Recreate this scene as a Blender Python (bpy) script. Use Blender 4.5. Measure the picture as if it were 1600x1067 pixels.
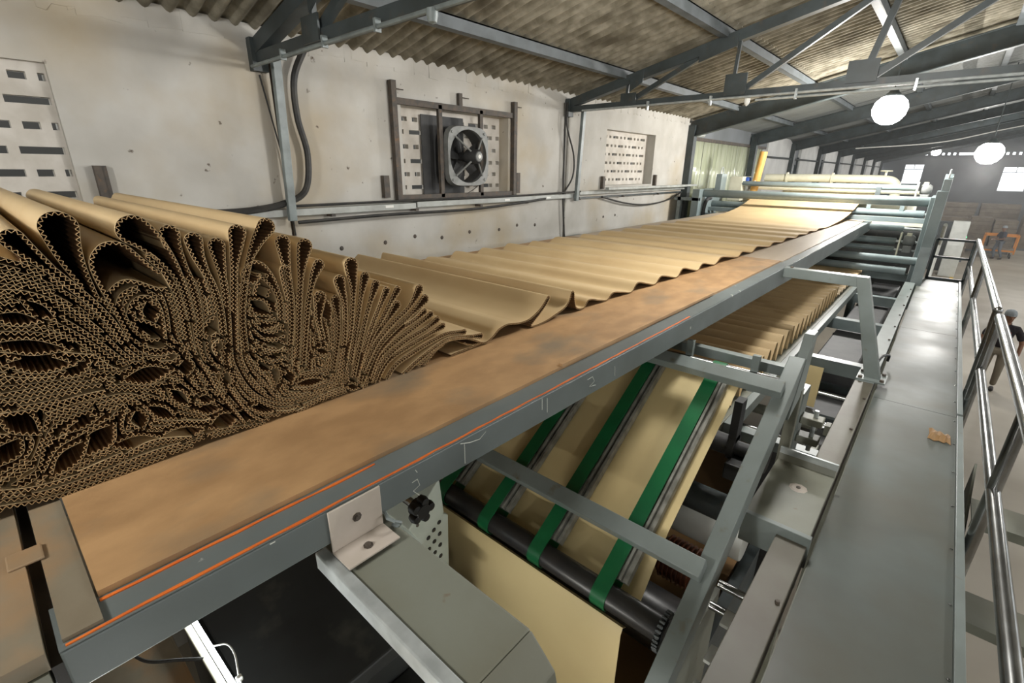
import bpy, bmesh, math, random
import numpy as np
from mathutils import Vector, Matrix

# ------------------------------------------------------------------ scene, camera, light
for o in list(bpy.data.objects):
    bpy.data.objects.remove(o, do_unlink=True)
scene = bpy.context.scene
COL = scene.collection
random.seed(7)

cam_data = bpy.data.cameras.new('camera')
cam_data.sensor_width = 36.0
cam_data.lens = 36.0 * 746.0 / 1600.0
cam_data.clip_start = 0.02
cam_data.clip_end = 300
cam = bpy.data.objects.new('camera', cam_data)
COL.objects.link(cam)
cam.matrix_world = Matrix(((0.74858354, -0.23312847, 0.62070427, 0.0),
                           (0.66294946, 0.24765898, -0.70651471, 0.0),
                           (0.01098571, 0.94038085, 0.33994583, 4.3),
                           (0, 0, 0, 1)))
scene.camera = cam

world = bpy.data.worlds.new('overcast_sky')
scene.world = world
world.use_nodes = True
_bg = world.node_tree.nodes['Background']
_bg.inputs['Color'].default_value = (0.93, 0.97, 1.0, 1)
_bg.inputs['Strength'].default_value = 4.0

scene.view_settings.view_transform = 'Standard'
scene.view_settings.look = 'None'
scene.view_settings.gamma = 1.0
scene.view_settings.use_curve_mapping = False
scene.view_settings.exposure = 0.0

LAMP_POWER = 330.0        # high bay lamps of the hall, watts

# ------------------------------------------------------------------ materials
def lin(r, g, b):
    f = lambda c: (c / 255 / 12.92) if c / 255 <= 0.04045 else ((c / 255 + 0.055) / 1.055) ** 2.4
    return (f(r), f(g), f(b), 1.0)

MATS = {}
def mat(name, c1, c2=None, scale=6.0, rough=0.5, metal=0.0, bump=0.0, bscale=40.0, lo=0.35, hi=0.65,
        c3=None, scale3=1.5, lo3=0.5, hi3=0.7, stretch=(1, 1, 1), rough2=None, speck=None, emit=None, estr=0.0, trans=0.0):
    m = bpy.data.materials.new(name)
    m.use_nodes = True
    nt = m.node_tree; N = nt.nodes; L = nt.links
    b = N['Principled BSDF']
    b.inputs['Base Color'].default_value = c1
    b.inputs['Roughness'].default_value = rough
    b.inputs['Metallic'].default_value = metal
    if trans:
        b.inputs['Transmission Weight'].default_value = trans
    if emit:
        b.inputs['Emission Color'].default_value = emit
        b.inputs['Emission Strength'].default_value = estr
    if c2 or bump or c3:
        geo = N.new('ShaderNodeNewGeometry')
        mp = N.new('ShaderNodeMapping')
        mp.inputs['Scale'].default_value = stretch
        L.new(geo.outputs['Position'], mp.inputs['Vector'])
        def noise(sc, det=4.0):
            n = N.new('ShaderNodeTexNoise'); n.inputs['Scale'].default_value = sc
            n.inputs['Detail'].default_value = det
            L.new(mp.outputs['Vector'], n.inputs['Vector']); return n
        def ramp(src, a, bb):
            r = N.new('ShaderNodeMapRange'); r.inputs['From Min'].default_value = a; r.inputs['From Max'].default_value = bb
            L.new(src, r.inputs['Value']); return r
        def mix(fac, A, B):
            x = N.new('ShaderNodeMix'); x.data_type = 'RGBA'
            L.new(fac, x.inputs['Factor'])
            if hasattr(A, 'links'): L.new(A, x.inputs[6])
            else: x.inputs[6].default_value = A
            if hasattr(B, 'links'): L.new(B, x.inputs[7])
            else: x.inputs[7].default_value = B
            return x.outputs[2]
        cur = c1
        if c2:
            r = ramp(noise(scale).outputs['Fac'], lo, hi)
            cur = mix(r.outputs['Result'], c1, c2)
            if rough2 is not None:
                rr = N.new('ShaderNodeMapRange'); rr.inputs['To Min'].default_value = rough; rr.inputs['To Max'].default_value = rough2
                L.new(r.outputs['Result'], rr.inputs['Value']); L.new(rr.outputs['Result'], b.inputs['Roughness'])
        if c3:
            r3 = ramp(noise(scale3, 6.0).outputs['Fac'], lo3, hi3)
            cur = mix(r3.outputs['Result'], cur, c3)
        if speck:
            r4 = ramp(noise(11.0, 8.0).outputs['Fac'], 0.70, 0.76)
            cur = mix(r4.outputs['Result'], cur, speck)
        if hasattr(cur, 'links'):
            L.new(cur, b.inputs['Base Color'])
        if bump:
            bp = N.new('ShaderNodeBump'); bp.inputs['Strength'].default_value = bump; bp.inputs['Distance'].default_value = 0.004
            L.new(noise(bscale).outputs['Fac'], bp.inputs['Height']); L.new(bp.outputs['Normal'], b.inputs['Normal'])
    MATS[name] = m
    return m

mat('plaster', lin(191, 189, 183), lin(175, 172, 165), 2.2, rough=0.85, bump=0.25, bscale=14, c3=lin(170, 152, 118), scale3=0.7, lo3=0.52, hi3=0.78, speck=lin(84, 74, 62))
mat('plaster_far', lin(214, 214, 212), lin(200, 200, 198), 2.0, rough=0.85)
mat('jali', lin(208, 203, 195), lin(186, 180, 170), 5, rough=0.9, bump=0.2, bscale=30)
mat('asbestos', lin(150, 145, 130), lin(112, 107, 92), 7, rough=0.95, bump=0.3, bscale=60, c3=lin(84, 78, 64), scale3=2.2, lo3=0.5, hi3=0.72)
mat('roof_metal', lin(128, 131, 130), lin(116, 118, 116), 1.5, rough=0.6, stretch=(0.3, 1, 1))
mat('steel_dark', lin(66, 74, 76), lin(54, 60, 60), 5, rough=0.5, c3=lin(80, 74, 66), scale3=9, lo3=0.6, hi3=0.8)
mat('steel_purlin', lin(98, 104, 108), lin(82, 88, 90), 5, rough=0.55)
mat('paint_grey', lin(126, 135, 133), lin(116, 124, 121), 4, rough=0.38, bump=0.05, bscale=90, c3=lin(108, 102, 88), scale3=11, lo3=0.64, hi3=0.76)
mat('paint_grey_dusty', lin(124, 127, 116), lin(112, 112, 98), 3, rough=0.5, bump=0.08, bscale=60, c3=lin(110, 88, 66), scale3=14, lo3=0.7, hi3=0.78)
mat('paint_teal', lin(130, 142, 143), lin(116, 128, 129), 4, rough=0.35)
mat('paint_rail', lin(104, 112, 112), lin(92, 99, 98), 3, rough=0.42, bump=0.06, bscale=70, c3=lin(182, 184, 176), scale3=13, lo3=0.71, hi3=0.75)
mat('walk_plate', lin(100, 107, 104), lin(86, 91, 86), 1.6, rough=0.34, rough2=0.46, bump=0.05, bscale=25, c3=lin(88, 85, 73), scale3=2.2, lo3=0.4, hi3=0.85)
mat('base_beam', lin(100, 98, 86), lin(88, 82, 70), 3, rough=0.5, bump=0.1, bscale=50)
mat('pale_pink', lin(196, 186, 176), lin(182, 172, 160), 8, rough=0.5)
mat('galvanised', lin(196, 202, 202), lin(168, 174, 174), 14, rough=0.35, metal=0.35)
mat('chrome', lin(158, 160, 160), lin(128, 128, 126), 8, rough=0.24, metal=1.0)
mat('black_rubber', lin(42, 42, 43), lin(54, 52, 50), 9, rough=0.34)
mat('black_plastic', lin(22, 22, 22), rough=0.45)
mat('cable_black', lin(30, 31, 31), lin(52, 50, 46), 12, rough=0.55)
mat('cable_grey', lin(150, 150, 146), rough=0.5)
mat('trunking', lin(176, 180, 176), lin(150, 152, 148), 6, rough=0.5)
mat('conduit', lin(132, 142, 142), lin(108, 116, 116), 8, rough=0.45)
mat('rust_steel', lin(66, 62, 58), lin(88, 78, 68), 14, rough=0.65, c3=lin(104, 80, 58), scale3=20, lo3=0.6, hi3=0.75)
mat('belt_green', lin(26, 106, 62), lin(22, 94, 56), 5, rough=0.36)
mat('kraft', lin(203, 179, 137), lin(195, 169, 127), 2.5, rough=0.6, bump=0.04, bscale=120)
mat('kraft_pale', lin(222, 203, 152), lin(214, 193, 142), 1.4, rough=0.5)
mat('kraft_flute', lin(122, 90, 56), lin(104, 76, 46), 30, rough=0.8)  # fluting paper, darkened so the gaps between flutes read as shaded
mat('kraft_edge', lin(204, 172, 124), lin(178, 146, 100), 60, rough=0.75)
mat('kraft_dark', lin(150, 118, 78), lin(138, 106, 68), 2.0, rough=0.65)
mat('plywood', lin(178, 142, 100), lin(156, 122, 84), 7.0, rough=0.55, bump=0.2, bscale=55, c3=lin(130, 114, 92), scale3=3.4, lo3=0.52, hi3=0.74, stretch=(1.3, 0.75, 1))
mat('ply_grey', lin(136, 128, 110), lin(112, 102, 84), 3.4, rough=0.6, bump=0.15, bscale=40, c3=lin(150, 118, 82), scale3=3, lo3=0.55, hi3=0.7)
mat('plank_far', lin(182, 166, 146), lin(166, 148, 126), 3.0, rough=0.42, bump=0.08, bscale=40, stretch=(2, 0.4, 1))
mat('orange_paint', lin(222, 116, 44), lin(206, 98, 36), 12, rough=0.5)
mat('concrete', lin(172, 164, 150), lin(156, 148, 134), 0.6, rough=0.45, rough2=0.6, bump=0.05, bscale=8, c3=lin(140, 126, 110), scale3=0.35, lo3=0.5, hi3=0.8)
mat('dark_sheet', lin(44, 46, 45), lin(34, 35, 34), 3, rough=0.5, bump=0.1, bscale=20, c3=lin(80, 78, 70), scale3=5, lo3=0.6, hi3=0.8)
mat('line_yellow', lin(206, 168, 60), rough=0.6)
mat('orange_cart', lin(214, 136, 52), rough=0.5)
mat('cream', lin(206, 204, 184), lin(192, 190, 170), 5, rough=0.45)
mat('machine_white', lin(206, 208, 202), lin(192, 194, 188), 4, rough=0.45)
mat('grey_green_case', lin(178, 186, 176), lin(166, 174, 164), 8, rough=0.42)
mat('stack_board', lin(138, 128, 114), lin(118, 108, 96), 3, rough=0.8)
mat('haze', (1, 1, 1, 1))
mat('strip_pvc', lin(216, 220, 196), lin(196, 202, 172), 3, rough=0.12, trans=0.25, stretch=(1, 4, 0.4))
mat('tube_board', lin(206, 160, 84), lin(194, 146, 74), 6, rough=0.5)
mat('cap_blue', lin(40, 78, 160), rough=0.4)
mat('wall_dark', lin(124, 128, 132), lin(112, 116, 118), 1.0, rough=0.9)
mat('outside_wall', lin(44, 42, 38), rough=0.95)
mat('skin', lin(120, 84, 62), rough=0.55)
mat('shirt_black', lin(30, 26, 30), lin(40, 34, 38), 20, rough=0.85)
mat('shirt_navy', lin(54, 58, 70), rough=0.85)
mat('trousers_khaki', lin(120, 112, 98), rough=0.85)
mat('trousers_grey', lin(98, 104, 112), rough=0.85)
mat('cap_grey', lin(150, 156, 160), lin(130, 136, 140), 40, rough=0.8)
mat('shoe', lin(40, 36, 34), rough=0.6)
mat('logo_red', lin(190, 40, 50), rough=0.6)
mat('chalk', lin(198, 200, 192), rough=0.9)
mat('slide_grey', lin(150, 150, 142), lin(108, 108, 100), 14, rough=0.45)
mat('label_white', lin(224, 224, 218), rough=0.5)
mat('dial_dark', lin(52, 50, 48), rough=0.5)
mat('motor_brown', lin(112, 66, 42), lin(84, 48, 32), 8, rough=0.3)
mat('fan_grey', lin(132, 134, 132), lin(112, 114, 112), 10, rough=0.45)
mat('fan_dark', lin(44, 45, 46), lin(58, 58, 58), 8, rough=0.6)
mat('lamp_glow', (1, 1, 1, 1), rough=0.5, emit=(1.0, 0.98, 0.94, 1), estr=30.0)
mat('tube_glow', (1, 1, 1, 1), rough=0.5, emit=(0.92, 0.98, 1.0, 1), estr=16.0)
mat('tube_glow_fill', (1, 1, 1, 1), rough=0.5, emit=(1.0, 0.98, 0.92, 1), estr=150.0)  # glow of the added lamp that brightens the hanging paper
mat('green_led', (0, 1, 0.3, 1), rough=0.5, emit=(0.1, 1.0, 0.4, 1), estr=4.0)
_g = mat('pane_glass', (0.9, 0.95, 0.97, 1), rough=0.05)
_g.node_tree.nodes['Principled BSDF'].inputs['Alpha'].default_value = 0.25

# ------------------------------------------------------------------ mesh helpers
class MB:
    def __init__(s):
        s.v = []; s.f = []
    def add(s, vs, fs):
        o = len(s.v); s.v += [tuple(v) for v in vs]; s.f += [tuple(i + o for i in f) for f in fs]; return s
    def box(s, x0, x1, y0, y1, z0, z1):
        return s.add([(x0, y0, z0), (x1, y0, z0), (x1, y1, z0), (x0, y1, z0), (x0, y0, z1), (x1, y0, z1), (x1, y1, z1), (x0, y1, z1)],
                     [(0, 3, 2, 1), (4, 5, 6, 7), (0, 1, 5, 4), (1, 2, 6, 5), (2, 3, 7, 6), (3, 0, 4, 7)])
    def bar(s, p, q, w, h, up=(0, 0, 1)):
        p = Vector(p); q = Vector(q); d = (q - p).normalized(); up = Vector(up)
        a = d.cross(up)
        if a.length < 1e-5: a = d.cross(Vector((1, 0, 0)))
        a.normalize(); u = a.cross(d)
        vs = []
        for c in (p, q):
            for sa, su in ((-1, -1), (1, -1), (1, 1), (-1, 1)):
                vs.append(c + a * (sa * w / 2) + u * (su * h / 2))
        return s.add(vs, [(3, 2, 1, 0), (4, 5, 6, 7), (0, 1, 5, 4), (1, 2, 6, 5), (2, 3, 7, 6), (3, 0, 4, 7)])
    def tube(s, pts, r, seg=12, caps=True):
        pts = [Vector(p) for p in pts]; n = len(pts)
        rs = r if isinstance(r, (list, tuple)) else [r] * n
        prev = None; rings = []
        for i, p in enumerate(pts):
            if i == 0: d = pts[1] - p
            elif i == n - 1: d = p - pts[-2]
            else: d = (pts[i + 1] - p).normalized() + (p - pts[i - 1]).normalized()
            d.normalize()
            if prev is None:
                a = d.cross(Vector((0, 0, 1)))
                if a.length < 1e-3: a = d.cross(Vector((1, 0, 0)))
            else:
                a = prev - d * prev.dot(d)
            a.normalize(); prev = a; b = d.cross(a)
            rings.append([p + (a * math.cos(2 * math.pi * k / seg) + b * math.sin(2 * math.pi * k / seg)) * rs[i] for k in range(seg)])
        vs = [v for r_ in rings for v in r_]; fs = []
        for i in range(n - 1):
            for k in range(seg):
                k2 = (k + 1) % seg
                fs.append((i * seg + k, i * seg + k2, (i + 1) * seg + k2, (i + 1) * seg + k))
        if caps:
            fs.append(tuple(range(seg - 1, -1, -1))); fs.append(tuple((n - 1) * seg + k for k in range(seg)))
        return s.add(vs, fs)
    def prism(s, poly, axis, a, b):
        # poly: 2-D outline in the two other axes (order y,z / x,z / x,y), extruded from a to b along axis
        n = len(poly)
        def P(u, w, t):
            return (t, u, w) if axis == 'x' else ((u, t, w) if axis == 'y' else (u, w, t))
        vs = [P(u, w, a) for u, w in poly] + [P(u, w, b) for u, w in poly]
        fs = [tuple(range(n)), tuple(range(2 * n - 1, n - 1, -1))]
        for i in range(n):
            j = (i + 1) % n; fs.append((i, i + n, j + n, j))
        return s.add(vs, fs)
    def lathe(s, prof, c, axis='z', seg=24):
        # prof: (radius, height) list
        vs = []; fs = []; n = len(prof)
        for k in range(seg):
            ca, sa = math.cos(2 * math.pi * k / seg), math.sin(2 * math.pi * k / seg)
            for r, h in prof:
                if axis == 'z': vs.append((c[0] + r * ca, c[1] + r * sa, c[2] + h))
                elif axis == 'x': vs.append((c[0] + h, c[1] + r * ca, c[2] + r * sa))
                else: vs.append((c[0] + r * ca, c[1] + h, c[2] + r * sa))
        for k in range(seg):
            k2 = (k + 1) % seg
            for i in range(n - 1):
                fs.append((k * n + i, k2 * n + i, k2 * n + i + 1, k * n + i + 1))
        return s.add(vs, fs)
    def build(s, name, m, parent=None, smooth=False, bevel=0.0, kind=None, base=None):
        L = Vector((0, 0, 0))
        if parent is not None:
            q = parent
            while q is not None:
                L += q.location; q = q.parent
        elif base is not None:
            L = Vector(base)
        me = bpy.data.meshes.new(name)
        me.from_pydata([(v[0] - L[0], v[1] - L[1], v[2] - L[2]) for v in s.v], [], s.f)
        bm = bmesh.new(); bm.from_mesh(me); bmesh.ops.recalc_face_normals(bm, faces=bm.faces); bm.to_mesh(me); bm.free()
        me.materials.append(MATS[m])
        if smooth:
            me.shade_smooth()
            me.set_sharp_from_angle(angle=math.radians(38))
        o = bpy.data.objects.new(name, me); COL.objects.link(o)
        if parent is not None: o.parent = parent
        elif base is not None: o.location = L
        if bevel:
            bv = o.modifiers.new('bevel', 'BEVEL'); bv.width = bevel; bv.segments = 2; bv.limit_method = 'ANGLE'
        if kind: o['kind'] = kind
        return o

def thing(name, label, cat, loc=(0, 0, 0), group=None):
    o = bpy.data.objects.new(name, None); COL.objects.link(o); o.location = loc
    o.empty_display_size = 0.1
    o['label'] = label; o['category'] = cat
    if group: o['group'] = group
    return o
def tag(o, label, cat, group=None, kind=None):
    o['label'] = label; o['category'] = cat
    if group: o['group'] = group
    if kind: o['kind'] = kind
    return o
def struct(o, label=None, cat=None):
    o['kind'] = 'structure'
    if label: o['label'] = label
    if cat: o['category'] = cat
    return o
def structroot(name, label, cat, loc=(0, 0, 0)):
    return struct(thing(name, label, cat, loc))
def box(name, m, parent, x0, x1, y0, y1, z0, z1, bevel=0.0):
    return MB().box(x0, x1, y0, y1, z0, z1).build(name, m, parent, bevel=bevel)
def smooth_path(pts, n=8):
    # Catmull-Rom through the given points
    P = [Vector(p) for p in pts]; P = [P[0] * 2 - P[1]] + P + [P[-1] * 2 - P[-2]]; out = []
    for i in range(1, len(P) - 2):
        for k in range(n):
            t = k / n
            out.append(0.5 * ((2 * P[i]) + (P[i + 1] - P[i - 1]) * t + (2 * P[i - 1] - 5 * P[i] + 4 * P[i + 1] - P[i + 2]) * t * t
                              + (3 * P[i] - P[i - 1] - 3 * P[i + 1] + P[i + 2]) * t ** 3))
    out.append(P[-2]); return out

MATS['walk_plate'].node_tree.nodes['Principled BSDF'].inputs['Specular IOR Level'].default_value = 0.28
# ------------------------------------------------------------------ the building
XW = -4.5
def zroof(x): return 5.32 + 0.235 * (x + 4.5) if x < 5.5 else 5.32 + 0.235 * (10.0 - (x - 5.5))

fl = MB().box(-6.0, 16.0, -6.0, 52.0, -0.1, 0.0).build('floor', 'concrete')
struct(fl, 'smooth grey-beige concrete factory floor', 'floor')
ln = MB().box(0.72, 0.84, 22.0, 33.5, 0.0, 0.004).build('floor_line', 'line_yellow', fl)

# left wall, with window openings, split by narrow upright joints at the steel columns
WINS = [(-1.0, 0.61, 4.05, 4.90), (3.33, 5.00, 4.00, 4.91), (7.43, 9.20, 4.05, 4.93)]
wl = structroot('wall_left', 'white plastered side wall with stains and three perforated block windows', 'wall', (XW, 0, 0))
def wall_panel(y0, y1, wins):
    mb = MB(); x0, x1 = XW - 0.25, XW
    ys = y0
    for a, b, c, d in wins:
        mb.box(x0, x1, ys, a, 0, 5.34); mb.box(x0, x1, a, b, 0, c); mb.box(x0, x1, a, b, d, 5.34); ys = b
    mb.box(x0, x1, ys, y1, 0, 5.34)
    mb.build('wall_panel', 'plaster', wl)
wall_panel(-6.0, 2.02, [WINS[0]]); wall_panel(2.06, 6.30, [WINS[1]]); wall_panel(6.34, 10.9, [WINS[2]])
MB().box(XW - 0.25, XW - 0.05, 2.02, 2.06, 0, 5.34).build('joint', 'rust_steel', wl)
MB().box(XW - 0.25, XW - 0.05, 6.30, 6.34, 0, 5.34).build('joint', 'rust_steel', wl)
# mortar crumbs along the wall head
rg = random.Random(3); mb = MB()
y = -1.0
while y < 10.8:
    w = rg.uniform(0.03, 0.22); h = rg.uniform(0.0, 0.05)
    mb.prism([(y - 0.02, 5.25 - h), (y + w * 0.5, 5.24 - h * rg.random()), (y + w + 0.02, 5.25 - h * rg.random()), (y + w + 0.02, 5.36), (y - 0.02, 5.36)], 'x', XW, XW + rg.uniform(0.002, 0.007)); y += w
mb.build('mortar_lip', 'plaster', wl)
# anchor marks in the plaster below the trunking
for y in (2.5, 3.02, 3.42, 3.82, 4.28, 4.83, 5.2, 5.6, 7.5, 7.9):
    z = 3.54 + rg.uniform(-0.03, 0.03)
    MB().lathe([(0.0, 0.012), (0.018, 0.008), (0.024, 0.0)], (XW, y, z), 'x', 8).build('anchor_stub', 'rust_steel', wl)

def jali(n, win, depth, rows, label):
    a, b, c, d = win
    r = structroot('window_%d' % n, label, 'window', (XW - depth, a, c))
    x1, x0 = XW - depth, XW - depth - 0.07
    zs = sorted(rows, key=lambda t: t[0])
    mb = MB(); z = c
    for zc, holes, h in zs:
        mb.box(x0, x1, a, b, z, zc - h / 2)
        ys = a
        for (p, q) in holes:
            p = max(p, a + 0.01); q = min(q, b - 0.01)
            if q <= p: continue
            mb.box(x0, x1, ys, p, zc - h / 2, zc + h / 2); ys = q
        mb.box(x0, x1, ys, b, zc - h / 2, zc + h / 2)
        z = zc + h / 2
    mb.box(x0, x1, a, b, z, d)
    mb.build('pierced_block_screen', 'jali', r)
    return r
def hole_rows(y0, y1, zs, off, unit, h, short, lng, gap):
    rows = []
    for i, z in enumerate(zs):
        holes = []; y = y0 - unit + off * ((i % 2) * 0.5)
        k = 0
        while y < y1:
            if (i + k) % 2 == 0: holes.append((y, y + lng)); y += lng + gap
            else:
                holes.append((y, y + short)); holes.append((y + short + gap, y + 2 * short + gap)); y += 2 * short + 2 * gap
            k += 1
        rows.append((z, holes, h))
    return rows
jali(1, WINS[0], 0.05, hole_rows(-1.0, 0.57, [4.10, 4.24, 4.38, 4.53, 4.68, 4.82], 0.1, 0.29, 0.045, 0.085, 0.22, 0.055),
     'perforated concrete block window at the left edge above the pile')
jali(2, WINS[1], 0.16, hole_rows(3.33, 5.0, [4.09, 4.23, 4.37, 4.52, 4.67, 4.80], 0.1, 0.35, 0.045, 0.075, 0.20, 0.07),
     'perforated concrete block window behind the exhaust fan')
jali(3, WINS[2], 0.16, hole_rows(7.43, 9.05, [4.14, 4.28, 4.42, 4.56, 4.70, 4.84], 0.1, 0.33, 0.04, 0.06, 0.17, 0.07),
     'perforated concrete block window right of the tall conduit, without fan')
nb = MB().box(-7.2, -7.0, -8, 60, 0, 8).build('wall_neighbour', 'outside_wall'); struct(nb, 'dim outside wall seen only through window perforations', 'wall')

# wall beyond: plastered piers between dark openings
wf = structroot('wall_left_far', 'row of white plastered piers further down the side wall', 'wall', (XW, 16.5, 0))
for y0, y1 in ((16.7, 19.6), (21.0, 24.0), (25.4, 28.1), (29.9, 32.6), (34.4, 37.0), (38.8, 41.4), (43.2, 45.8)):
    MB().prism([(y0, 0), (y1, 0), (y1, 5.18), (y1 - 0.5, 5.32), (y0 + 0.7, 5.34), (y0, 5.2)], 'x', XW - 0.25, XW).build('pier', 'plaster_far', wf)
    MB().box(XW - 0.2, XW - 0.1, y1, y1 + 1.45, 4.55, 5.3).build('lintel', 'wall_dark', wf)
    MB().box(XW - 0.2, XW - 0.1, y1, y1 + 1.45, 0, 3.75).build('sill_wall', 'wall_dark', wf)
    for dy in (0.06, 1.36):
        MB().box(XW - 0.14, XW - 0.04, y1 + dy - 0.06, y1 + dy + 0.06, 3.7, 4.8).build('jamb', 'steel_dark', wf)
    MB().box(XW - 0.14, XW - 0.04, y1, y1 + 1.4, 3.95, 4.05).build('crossbar', 'steel_dark', wf)
MB().tube([(XW + 0.05, 16.5, 4.72), (XW + 0.05, 46, 4.72)], 0.03, 8).build('long_pipe', 'steel_dark', wf)

# far gable wall with two bright windows
far = structroot('wall_far', 'dim grey gable wall at the far end of the hall', 'wall', (0, 50, 0))
FW = [(-3.33, -2.2, 3.55, 4.95), (2.25, 3.6, 3.2, 4.78), (8.0, 9.3, 3.2, 4.8)]
xs = -6.0
for a, b, c, d in FW:
    box('wall_panel', 'wall_dark', far, xs, a, 50, 50.3, 0, 5.62); box('wall_panel', 'wall_dark', far, a, b, 50, 50.3, 0, c)
    box('wall_panel', 'wall_dark', far, a, b, 50, 50.3, d, 5.62); xs = b
box('wall_panel', 'wall_dark', far, xs, 16, 50, 50.3, 0, 5.62)
# perforated eave strip: daylight comes through the sheet corrugations in a dotted row
mb = MB(); x = -6.0; k = 0
while x < 16:
    if (k // 9) % 4 == 2 and x < 1: x += 0.1; k += 1; continue
    mb.box(x, x + 0.17, 50, 50.3, 5.62, 5.78); x += 0.32; k += 1
mb.build('eave_strip', 'wall_dark', far)
box('wall_panel', 'wall_dark', far, -6.0, 16, 50, 50.3, 5.78, 8.2)
for n, (a, b, c, d) in enumerate(FW):
    w = structroot('window_%d' % (4 + n), ['bright distant window above the cream pipe', 'bright distant window at the right edge with a glazing bar', 'bright distant window beyond the right edge'][n], 'window', (a, 50, c))
    box('pane', 'pane_glass', w, a, b, 50.1, 50.11, c, d)
    box('transom', 'steel_dark', w, a, b, 50.06, 50.1, d - 0.36, d - 0.32); box('mullion', 'steel_dark', w, (a + b) / 2 - 0.02, (a + b) / 2 + 0.02, 50.06, 50.1, d - 0.36, d)

wr = structroot('wall_right', 'pale wall on the far right side of the hall, out of view, with openings added for daylight', 'wall', (16, 0, 0))
box('wall_panel', 'plaster_far', wr, 16, 16.2, -6, 50, 0, 1.4); box('wall_panel', 'plaster_far', wr, 16, 16.2, -6, 50, 4.2, 8)
for k in range(15): box('wall_pier', 'plaster_far', wr, 16, 16.2, -6 + k * 4.0 - 0.8, -6 + k * 4.0 + 0.8, 1.4, 4.2)  # gaps between the piers are added openings that let daylight in
wb = MB().box(-4.75, 16.2, -6.2, -6, 0, 8).build('wall_back', 'plaster_far'); struct(wb, 'pale wall behind the camera', 'wall')
# roof: corrugated sheets on purlins
ce = structroot('ceiling', 'low-pitched roof of weathered corrugated cement sheets on steel purlins', 'roof', (0, 0, 0))
PER = 0.146; NC = 7
def roof_sheet(xa, xb, rise, mname='asbestos'):
    W = PER * NC; n = NC * 8; vs = []; fs = []
    for xi, lift in ((xa, 0.0), (xb, rise)):
        for i in range(n + 1):
            y = W * i / n; s = 0.028 * math.cos(2 * math.pi * y / PER)
            vs.append((xi, y, zroof(xi) + lift + s + 0.024))
        for i in range(n + 1):
            y = W * i / n; s = 0.028 * math.cos(2 * math.pi * y / PER)
            vs.append((xi, y, zroof(xi) + lift + s + 0.031))
    m = n + 1
    for i in range(n):
        fs.append((i, i + 1, 2 * m + i + 1, 2 * m + i)); fs.append((m + i, 3 * m + i, 3 * m + i + 1, m + i + 1))
        fs.append((i, m + i, m + i + 1, i + 1)); fs.append((2 * m + i, 2 * m + i + 1, 3 * m + i + 1, 3 * m + i))
    me = bpy.data.meshes.new('roof_sheet'); me.from_pydata(vs, [], fs); me.shade_smooth(); me.set_sharp_from_angle(angle=math.radians(50))
    me.materials.append(MATS[mname]); return me
BANDS = [(-4.85, -2.25, 0.0), (-2.45, -0.25, 0.02), (-0.45, 1.75, 0.02), (1.55, 3.75, 0.02), (3.55, 5.6, 0.02)]
for xa, xb, r in BANDS:
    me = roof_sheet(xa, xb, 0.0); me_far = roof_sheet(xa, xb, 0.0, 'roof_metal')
    dz = 0.0 if xa < -4 else 0.012
    y = -6.15; k = 0
    while y < 50.0:
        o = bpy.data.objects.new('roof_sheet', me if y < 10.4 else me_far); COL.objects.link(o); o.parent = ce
        o.location = (0, y, dz + (0.006 if k % 2 else 0.0)); y += PER * NC; k += 1
MB().prism([(5.4, zroof(5.4) + 0.07), (16, zroof(5.4) - 2.3), (16, zroof(5.4) - 2.25), (5.4, zroof(5.4) + 0.12)], 'y', -6.2, 50.0).build('far_slope', 'asbestos', ce)
for x in (-3.6, -2.35, -1.1, 0.15, 1.4, 2.65, 3.9, 5.15):
    z = zroof(x)
    # angle purlin: web and flange
    MB().box(x - 0.045, x + 0.045, -6.0, 50, z - 0.012, z).box(x + 0.037, x + 0.045, -6.0, 50, z - 0.105, z).box(x - 0.045, x + 0.04, -6, 50, z - 0.105, z - 0.098).build('purlin', 'steel_purlin', ce)

def zc(x): return zroof(x) - 0.165
def truss(yt, label):
    t = thing('roof_truss', label, 'truss', (XW, yt, 5.1), 'open steel roof trusses')
    MB().bar((XW, yt, zc(XW) + 0.03), (5.4, yt, zc(5.4)), 0.10, 0.11).build('top_chord', 'steel_dark', t)
    MB().bar((XW, yt, 5.12), (5.4, yt, 5.16), 0.09, 0.075).build('bottom_chord', 'steel_dark', t)
    tops = [-3.6, -2.35, -0.05, 2.0, 4.0]; bots = [-3.5, -2.15, -0.95, 1.0, 3.0]
    for x in (-3.56, -2.2):
        MB().bar((x, yt, 5.14), (x + 0.02, yt, zc(x)), 0.035, 0.035, (1, 0, 0)).build('strut', 'steel_dark', t)
    for (xa, xb) in ((-3.5, -2.5), (-2.1, -0.75), (-0.95, -0.75), (-0.9, 0.9), (1.1, 2.6), (1.1, 0.95)):
        MB().bar((xa, yt, 5.16), (xb, yt, zc(xb)), 0.05, 0.055).build('diagonal', 'steel_dark', t)
    for x, z, w, h in ((-3.5, 5.15, 0.22, 0.16), (-2.15, 5.18, 0.24, 0.22), (-0.95, 5.2, 0.26, 0.2)):
        box('gusset_plate', 'steel_dark', t, x - w / 2, x + w / 2, yt - 0.065, yt - 0.05, z - 0.06, z + h - 0.06)
    for x, w in ((-3.4, 0.18), (-2.4, 0.42)):
        z = zc(x)
        MB().prism([(x - w / 2, z - 0.10 - 0.05), (x + w / 2, z - 0.02 - 0.05 + 0.235 * w * 0.4), (x + w / 2, z + 0.09), (x - w / 2, z + 0.0)], 'y', yt - 0.065, yt - 0.05).build('gusset_plate', 'steel_dark', t)
    MB().bar((XW + 0.02, yt - 0.02, 5.02), (XW + 0.02, yt - 0.02, zc(XW) + 0.1), 0.12, 0.1, (1, 0, 0)).build('shoe', 'steel_dark', t)
    return t
truss(1.95, 'dark steel truss at the top left, nearest to the camera')
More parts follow.
